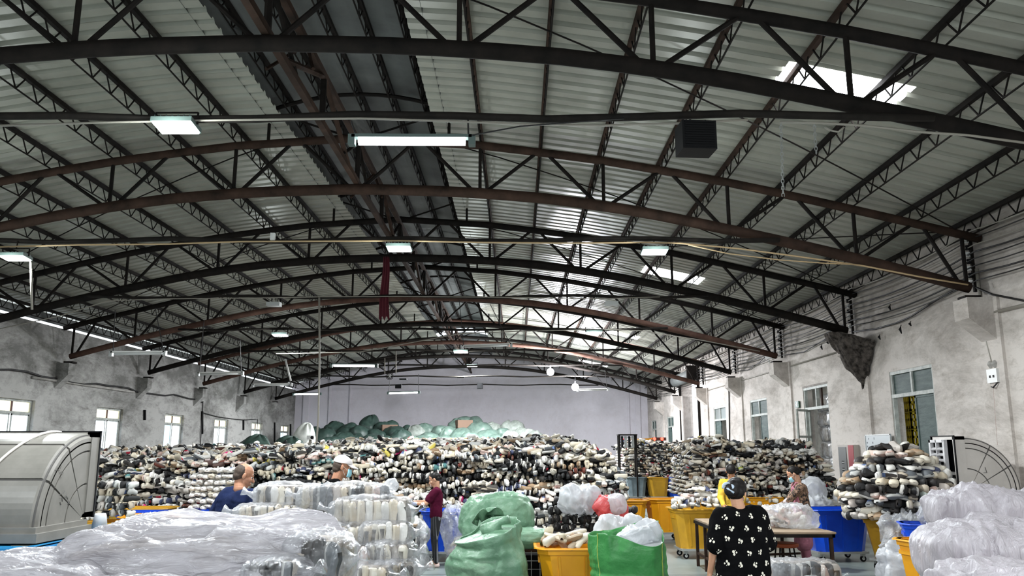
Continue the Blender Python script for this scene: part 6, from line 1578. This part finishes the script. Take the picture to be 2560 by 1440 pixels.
def hand_items(w, d, n, k=1., inf=0., thumb=1, curl=.5):
    """palm, four unequal fingers bent toward n, thumb from the side of the palm"""
    w, d, n = Vector(w), Vector(d).normalized(), Vector(n); n = (n - d * n.dot(d)).normalized(); s = d.cross(n) * thumb
    it = []
    for off in (-.028, -.01, .01, .027): it.append(('c', w + d * .01 * k + s * off * .6 * k, (.017 + inf) * k, w + d * .082 * k + s * off * k, (.0125 + inf) * k))
    for off, l in ((-.030, .060), (-.011, .074), (.010, .080), (.030, .070)):
        p = w + d * .085 * k + s * off * k; ang = curl * .6; r = .0088 + inf
        for j, seg in enumerate((.45, .32, .23)):
            dd = d * math.cos(ang) + n * math.sin(ang); q = p + dd * l * seg * 1.15 * k; it.append(('c', p, r * k, q, (r - .0008) * k)); p = q; ang += curl; r -= .0008
    p = w + d * .028 * k + s * .030 * k; dd = (d * .55 + s * .75 + n * .35).normalized(); q = p + dd * .038 * k; it.append(('c', p, (.0125 + inf) * k, q, (.0105 + inf) * k))
    dd = (d * .85 + s * .25 + n * .5).normalized(); it.append(('c', q, (.0105 + inf) * k, q + dd * .032 * k, (.009 + inf) * k)); return it
def person(label, loc, yaw, H, headp=0., heady=0., lean=0., hl=None, hr=None, skin='skin', shirt=None, sleeve=.9, trousers=None, bulk=1., hair='short', mask=False, cap=False,
           gloves=(), feet=True, shoe_m='slipper_pink', twist=0., head_roll=0., hem=.0, legs=True, long_sleeve=False, sleeve_m=None):
    k = H / 1.60; t = thing('person', label, 'person', loc, yaw)
    pel = Vector((0, 0, .86 * k)); up = Vector((0, math.sin(lean), math.cos(lean)))
    waist = pel + up * .14 * k; chest = pel + up * .32 * k; neck = pel + up * .48 * k; fw = Vector((0, math.cos(lean), -math.sin(lean)))
    sh = {}; items = []
    hc = neck + up * .142 * k + fw * .015 * k + Vector((0, .06 * abs(headp) * k, -.02 * abs(headp) * k))
    Rh = (Matrix.Rotation(heady, 3, 'Z') @ Matrix.Rotation(-headp, 3, 'X') @ Matrix.Rotation(head_roll, 3, 'Y'))
    def hp(x, y, z): return hc + Rh @ Vector((x * k, y * k, z * k))
    def he(x, y, z, a, b_, c): return ('e', hp(x, y, z), (a * k, b_ * k, c * k), Rh)
    head = [he(0, -.012, .035, .074, .091, .080), he(0, .022, -.030, .058, .066, .072), he(0, .055, -.088, .027, .023, .020), ('c', hp(0, .084, .008), .008 * k, hp(0, .104, -.026), .0125 * k),
            ('c', hp(-.035, .074, .024), .012 * k, hp(.035, .074, .024), .012 * k), he(-.034, .058, -.022, .026, .026, .026), he(.034, .058, -.022, .026, .026, .026),
            ('c', hp(-.019, .084, -.054), .0075 * k, hp(.019, .084, -.054), .0075 * k), ('c', hp(-.015, .082, -.067), .008 * k, hp(.015, .082, -.067), .008 * k),
            he(-.076, -.006, -.006, .009, .019, .031), he(.076, -.006, -.006, .009, .019, .031), ('c', hp(0, -.022, -.05), .053 * k, neck + up * .01, .058 * k)]
    items += head
    sw = .155 * k * (1 if bulk < 1.1 else 1.08)
    tw = Matrix.Rotation(twist, 3, 'Z')
    for s in (-1, 1): sh[s] = neck + tw @ Vector((s * sw, 0, 0)) - up * .055 * k
    items += [('c', sh[-1], .045 * k, sh[1], .045 * k), ('c', neck, .045 * k, chest, .08 * k), ('c', chest + Vector((-.06 * k, 0, 0)), .07 * k, pel + Vector((-.06 * k, 0, 0)), .075 * k), ('c', chest + Vector((.06 * k, 0, 0)), .07 * k, pel + Vector((.06 * k, 0, 0)), .075 * k)]
    el = {}; wr = {}; nrm = {}
    for s, h in ((-1, hl), (1, hr)):
        h = h or (s * .24, .05, .74); tgt = Vector(h[:3]) * 1.0; pole = (s * .5, -.7, -.5)
        el[s], wr[s] = ik(sh[s], tgt, .27 * k, .235 * k, pole)
        items += [('c', sh[s], .047 * k, el[s], .037 * k), ('c', el[s], .037 * k, wr[s], .025 * k)]
        d = wr[s] - el[s]; n = Vector((-s, .0, -.15)) if abs(d.normalized().z) > .5 else Vector((-s * .5, .0, -.8)); nrm[s] = n
        hi = hand_items(wr[s], d, n, k, 0, thumb=(1 if Vector((0, 0, 1)).dot(d.normalized().cross(n)) > 0 or True else -1))
        items += hi
    if legs:
        for s in (-1, 1):
            hip = pel + Vector((s * .085 * k, 0, -.03 * k)); kn = Vector((s * .085 * k, .02 * k, .46 * k)); an = Vector((s * .08 * k, -.01, .08 * k))
            items += [('c', hip, .082 * k, kn, .054 * k), ('c', kn, .052 * k, an, .035 * k), ('c', an, .034 * k, (s * .085 * k, .13 * k, .035 * k), .030 * k), ('c', an - Vector((0, .03 * k, .04 * k)), .03 * k, (s * .085 * k, .16 * k, .026 * k), .024 * k)]
    blob('body', items, .0055, M[skin], t, 2, .5)
    # eyes
    for s in (-1, 1):
        bm = bmesh.new(); bmesh.ops.create_uvsphere(bm, u_segments=10, v_segments=8, radius=.0105 * k); me = bpy.data.meshes.new('eye'); bm.to_mesh(me); bm.free(); me.materials.append(M['eye_white']); e = link('eye', me, t, hp(s * .030, .0665, .004))
        bm = bmesh.new(); bmesh.ops.create_uvsphere(bm, u_segments=8, v_segments=6, radius=.0065 * k); me = bpy.data.meshes.new('iris'); bm.to_mesh(me); bm.free(); me.materials.append(M['hair']); link('iris', me, e, Rh @ Vector((0, .0085 * k, -.002)))
        b = MB(); b.tube([hp(s * .016, .086, .030), hp(s * .032, .083, .034), hp(s * .046, .072, .028)], .0035 * k, 5); b.build('eyebrow', M['hair'], t)
    # hair
    if hair == 'short': hi = [he(0, -.026, .046, .080, .090, .079), he(0, -.055, -.005, .070, .055, .055)]
    if hair == 'bowl': hi = [he(0, -.014, .048, .086, .097, .082), he(0, -.04, -.02, .082, .070, .065), he(0, .055, .04, .066, .036, .034)]
    if hair == 'bun': hi = [he(0, -.024, .044, .080, .092, .080), he(0, -.060, -.005, .068, .050, .055), he(0, -.110, -.015, .040, .035, .042), he(0, -.1, .03, .045, .04, .04)]
    if hair == 'clip': hi = [he(0, -.020, .050, .092, .102, .092), he(0, -.060, -.005, .086, .062, .072), he(-.02, -.120, -.015, .066, .045, .062), he(0, -.12, .035, .05, .04, .05), he(-.06, .01, .0, .025, .04, .05)]
    if hair == 'bald': hi = [he(0, -.034, .026, .0785, .078, .078), he(.0, -.056, -.02, .070, .050, .050)]
    if hair == 'cropped': hi = [he(0, -.030, .01, .0765, .078, .068), he(0, -.055, -.03, .064, .048, .045)]
    blob('hair', hi, .006, M['hair' if hair not in ('bald', 'cropped') else 'hair_thin'], t, 2)
    if hair == 'clip':
        b = MB(); pts = []
        for i in range(13):
            a = -.3 + 3.6 * i / 12; pts.append(hp(-.045 + .045 * math.cos(a), -.150 + .006 * math.sin(a), -.005 + .045 * math.sin(a)))
        b.tube(pts, [.011 * k * (1 + .4 * math.sin(i * .9)) for i in range(13)], 7)
        b.tube([hp(-.085, -.12, .01), hp(-.04, -.158, -.018), hp(0.01, -.15, -.05)], .010 * k, 7); o = b.build('hair_clip', mat('pale_blue_hair_clip', (.42, .50, .60), .35), t, True); o['label'] = 'pale blue-grey hair clip'
    if cap:
        V = []; F = []; nr, nc = 8, 20
        for i in range(nr + 1):
            a = PI / 2 * i / nr
            for j in range(nc): u = 2 * PI * j / nc; V.append(tuple(hp(.086 * math.cos(a) * math.cos(u), -.008 + .103 * math.cos(a) * math.sin(u), .040 + .080 * math.sin(a) + .004 * math.sin(3 * u))))
        for i in range(nr):
            for j in range(nc): F.append((i * nc + j, i * nc + (j + 1) % nc, (i + 1) * nc + (j + 1) % nc, (i + 1) * nc + j))
        b = MB(); b.add(V, F); m_ = mat('off_white_cap_cloth', (.62, .58, .58), .8); c = b.build('cap', m_, t, True)
        V = []; F = []
        for i in range(5):
            for j in range(9): u = (j / 8 - .5) * 2.2; r = i / 4; V.append(tuple(hp((.082 + .0 * r) * math.sin(u) * (1 - .12 * r), .088 * math.cos(u) + .085 * r * (math.cos(u) ** .6 if math.cos(u) > 0 else 0) - .004, .046 - .030 * r - .008 * math.sin(u) ** 2)))
        for i in range(4):
            for j in range(8): F.append((i * 9 + j, i * 9 + j + 1, (i + 1) * 9 + j + 1, (i + 1) * 9 + j))
        b = MB(); b.add(V, F); o = b.build('brim', m_, c, True); md = o.modifiers.new('s', 'SOLIDIFY'); md.thickness = .005
    if mask:
        V = []; F = []
        for i in range(7):
            for j in range(11):
                u = (j / 10 - .5) * 2.3; zz = -.005 - .085 * i / 6; r = .063 + .006 * math.sin(i * PI / 6); V.append(tuple(hp(r * math.sin(u) * 1.02, .030 + (.068 + .012 * math.sin(i * PI / 6)) * math.cos(u), zz)))
        for i in range(6):
            for j in range(10): F.append((i * 11 + j, i * 11 + j + 1, (i + 1) * 11 + j + 1, (i + 1) * 11 + j))
        b = MB(); b.add(V, F); o = b.build('face_mask', M['mask'], t, True); md = o.modifiers.new('s', 'SOLIDIFY'); md.thickness = .003; o['label'] = 'light blue face mask'
        for s in (-1, 1):
            b = MB(); b.tube([hp(s * .066, .045, -.015), hp(s * .082, .0, .01), hp(s * .082, -.018, .0), hp(s * .07, .04, -.075)], .0018, 4); b.build('ear_loop', M['white'], o)
    # clothes
    B = bulk; cl = []
    for s in (-1, 1):
        cl += [('c', neck + (sh[s] - neck) * .30 - up * .035 * k, .052 * k, sh[s], .060 * k * B)]
        cl += [('c', chest + tw @ Vector((s * .075 * k * B, 0, .06 * k)), .100 * k * B, waist + Vector((s * .070 * k * B, 0, 0)), .100 * k * B), ('c', waist + Vector((s * .07 * k * B, 0, 0)), .100 * k * B, pel + Vector((s * .075 * k * B, 0, .02 * k - hem)), .105 * k * B)]
        cl += [('c', sh[s], .062 * k * B, sh[s].lerp(el[s], sleeve), (.060 if not long_sleeve else .052) * k * B)]
        if long_sleeve: cl += [('c', el[s], .052 * k, wr[s].lerp(el[s], .12), .038 * k)]
    cl += [('c', chest + Vector((0, 0, .02 * k)), .115 * k * B, pel + Vector((0, 0, -hem)), .105 * k * B)]
    so = blob('shirt', cl, .010, shirt, t, 4)
    # cloth folds
    me = so.data; co = np.empty(len(me.vertices) * 3, dtype=np.float32); me.vertices.foreach_get('co', co); co = co.reshape(-1, 3); no = np.empty_like(co).ravel(); me.vertices.foreach_get('normal', no); no = no.reshape(-1, 3)
    dd = .010 * k * ridged(co * np.array([1, 1, .6]), 7, int(H * 100) % 17, 2) + .006 * fbm(co, 14, 3, 2); co = co + no * dd[:, None]; me.vertices.foreach_set('co', co.astype(np.float32).ravel()); me.update()
    if trousers and legs:
        tr_ = []
        for s in (-1, 1):
            hip = pel + Vector((s * .080 * k, 0, -.02 * k)); kn = Vector((s * .085 * k, .02 * k, .46 * k)); an = Vector((s * .08 * k, -.01, .10 * k))
            tr_ += [('c', hip, .098 * k, kn, .066 * k), ('c', kn, .066 * k, an, .048 * k)]
        tr_ += [('c', pel + Vector((-.06 * k, 0, 0)), .10 * k, pel + Vector((.06 * k, 0, 0)), .10 * k)]
        blob('trousers', tr_, .010, trousers, t, 4)
    for s in gloves:
        d = wr[s] - el[s]; g = hand_items(wr[s], d, nrm[s], k, .0022); g.append(('c', wr[s] - d.normalized() * .05, .034 * k, wr[s], .029 * k)); blob('glove', g, .0055, M['glove'], t, 2)['label'] = 'pale blue-violet work glove'
    if feet and legs:
        for s in (-1, 1):
            blob('plimsoll', [('c', (s * .082 * k, -.045 * k, .034), .034 * k, (s * .085 * k, .14 * k, .030), .036 * k), ('c', (s * .085 * k, .14 * k, .026), .036 * k, (s * .088 * k, .165 * k, .024), .030 * k)], .007, M[shoe_m], t, 2)
    return t, dict(hc=hc, hp=hp, sh=sh, el=el, wr=wr, pel=pel, neck=neck, chest=chest, k=k, shirt=so, up=up)
M['eye_white'] = mat('eye_white', (.7, .68, .65), .3); M['mask'] = mat('light_blue_mask', (.32, .62, .74), .7); M['glove'] = mat('pale_violet_blue_glove', (.42, .46, .70), .6); M['slipper_pink'] = mat('pale_pink_shoe', (.66, .50, .46), .6)
M['navy'] = fabric('navy_cloth', (.013, .020, .058)); M['blackc'] = fabric('black_cloth', (.0035, .0035, .004)); M['maroon'] = fabric('dark_red_cloth2', (.060, .006, .020)); M['yellowc'] = fabric('mustard_yellow_cloth', (.62, .40, .055)); M['brownlace'] = ramp_mat('brown_black_patterned_cloth', [(.42, (.012, .010, .010)), (.5, (.13, .075, .045)), (.62, (.30, .19, .13))], 26, 3, .8)
M['pinkc'] = fabric('dusty_pink_apron', (.40, .16, .21)); M['sleeve_grey'] = fabric('silver_grey_sleeve_cover', (.42, .38, .40)); M['darktrs'] = fabric('black_trousers', (.012, .012, .014))
def pinstripe():
    m = mat('black_pinstripe', (.012, .012, .014), .85); N = m.node_tree.nodes; L = m.node_tree.links; tc = N.new('ShaderNodeTexCoord'); w = N.new('ShaderNodeTexWave'); w.inputs['Scale'].default_value = 16; w.bands_direction = 'DIAGONAL'; w.inputs['Distortion'].default_value = .3
    mp = N.new('ShaderNodeMapping'); mp.inputs['Scale'].default_value = (1, 1, 0.02); r = N.new('ShaderNodeValToRGB'); r.color_ramp.elements[0].position = .88; r.color_ramp.elements[0].color = (.010, .010, .012, 1); r.color_ramp.elements[1].position = .97; r.color_ramp.elements[1].color = (.16, .16, .17, 1)
    L.new(tc.outputs['Object'], mp.inputs[0]); L.new(mp.outputs[0], w.inputs['Vector']); L.new(w.outputs['Fac'], r.inputs[0]); L.new(r.outputs[0], N['Principled BSDF'].inputs['Base Color']); return m
M['pin'] = pinstripe()
# 1 woman in dark red, faces left (-X): local +y -> world -X : yaw = +90 deg
t, d = person('woman in a dark red T-shirt and black pinstripe trousers inspecting a pink shoe', (-1.30, 13.62, 0), PI / 2 + .1, 1.47, headp=.45, hl=(-.10, .36, .98), hr=(.08, .36, 1.00), shirt=M['maroon'], sleeve=.75, trousers=M['pin'], hair='bun', gloves=(-1,), bulk=.98)
q = t.matrix_basis @ Vector((0, .46, 1.03)); shoe_obj(tuple(q), PI / 2 + .2, -.7, .3, 1.0, 'm', 9, 'pale pink shoe held up by the woman in dark red', 'shoe in hand')
# 2 man in blue, back turned, leaning; faces away and right
person('balding man in a navy blue long-sleeved shirt leaning behind the covered bales', (-2.86, 8.55, .02), -.55, 1.69, headp=.35, heady=-.62, lean=.10, hl=(-.46, .12, .93), hr=(.26, .30, 1.0), skin='skin_tan', shirt=M['navy'], sleeve=1., long_sleeve=True, trousers=M['darktrs'], hair='bald', bulk=1.22, gloves=(), feet=True, shoe_m='black')
# 3 man in cap, faces right
person('man in an off-white cap, blue mask and black T-shirt behind the stacked bales', (-2.20, 9.75, 0), -PI / 2 + .25, 1.79, headp=.22, lean=.2, hl=(-.15, .3, .95), hr=(.15, .3, .95), skin='skin_tan', shirt=M['blackc'], sleeve=.8, trousers=M['darktrs'], hair='cropped', cap=True, mask=True, bulk=1.05, feet=True, shoe_m='black')
# 4 woman in yellow, faces the camera / down
person('woman in a mustard yellow jacket bending her head over the work table', (3.60, 14.15, 0), PI - .25, 1.60, headp=.75, hl=(-.12, .32, .92), hr=(.14, .32, .92), shirt=M['yellowc'], sleeve=1., long_sleeve=True, trousers=M['darktrs'], hair='bowl', bulk=1.0, feet=True, shoe_m='black')

# 5 woman in black with the small white print, back to us
t, d5 = person('woman in a loose black shirt with small white flower print, seen from behind', (1.93, 7.35, 0), .10, 1.585, headp=.42, heady=-.55, lean=.03, hl=(-.27, .06, .80), hr=(.26, .22, .86), shirt=M['blackc'], sleeve=.92, trousers=M['darktrs'], hair='clip', bulk=1.34, hem=.12, feet=True, shoe_m='black')
so = d5['shirt']; from mathutils.bvhtree import BVHTree
bv = BVHTree.FromPolygons([v.co[:] for v in so.data.vertices], [p.vertices[:] for p in so.data.polygons]); b = MB(); q = random.Random(6)
for side in (-1, 1):
    for i in range(-3, 4):
        for j in range(9):
            x = i * .115 + (.057 if j % 2 else 0) + q.uniform(-.012, .012); z = .60 + j * .098 + q.uniform(-.012, .012)
            a0 = q.uniform(0, 6.28)
            for (da, r_, rr_) in ((0, .013, .0115), (2.0, .013, .010), (4.1, .015, .007), (5.2, .020, .004)):
                dx, dz = r_ * math.cos(a0 + da), r_ * math.sin(a0 + da)
                hit = bv.ray_cast(Vector((x + dx, side * 1.0, z + dz)), Vector((0, -side, 0)))
                if hit[0] is None or abs(hit[1].y) < .25: continue
                p, n = hit[0] + hit[1] * .0022, hit[1]; ux = n.cross(Vector((0, 0, 1))).normalized(); uz = n.cross(ux)
                b.add([p + ux * rr_ * math.cos(w) + uz * rr_ * 1.15 * math.sin(w) for w in np.linspace(0, 2 * PI, 8, endpoint=False)], [tuple(range(8))])
o = b.build('flower_print', mat('cream_print', (.72, .68, .58), .8), t); o['kind'] = 'stuff'
# 6 woman in pink apron, faces left
t, d6 = person('woman in a dusty pink apron and blue mask sorting at the work table', (4.47, 13.25, 0), PI / 2 - .05, 1.585, headp=.62, lean=.12, hl=(-.10, .42, .93), hr=(.12, .36, .95), shirt=M['brownlace'], sleeve=1., long_sleeve=True, trousers=M['pinkc'], hair='bun', mask=True, gloves=(-1, 1), bulk=.98, feet=True, shoe_m='black')
k = d6['k']; pel, up = d6['pel'], d6['up']
blob('apron', [('c', d6['chest'] + Vector((-.05, .03, .04)), .092 * k, pel + Vector((-.07, .03, 0)), .105 * k), ('c', d6['chest'] + Vector((.05, .03, .04)), .092 * k, pel + Vector((.07, .03, 0)), .105 * k), ('c', pel + Vector((-.08, .02, 0)), .11 * k, (-.10, .03, .42), .12 * k), ('c', pel + Vector((.08, .02, 0)), .11 * k, (.10, .03, .42), .12 * k), ('c', pel + Vector((0, .03, 0)), .12 * k, (0, .03, .40), .13 * k)], .012, M['pinkc'], t, 4)
for s in (-1, 1):
    b = MB(); b.tube([d6['chest'] + Vector((s * .07, .11, .10)), d6['neck'] + Vector((s * .065, .05, -.0)), d6['neck'] + Vector((s * .07, -.05, -.02)), d6['chest'] + Vector((s * .05, -.115, .0))], .011, 6); b.build('apron_strap', M['pinkc'], t)
    blob('sleeve_cover', [('c', d6['el'][s], .054 * k, d6['wr'][s].lerp(d6['el'][s], .18), .040 * k)], .009, M['sleeve_grey'], t, 2)['label'] = 'silver-grey sleeve cover'
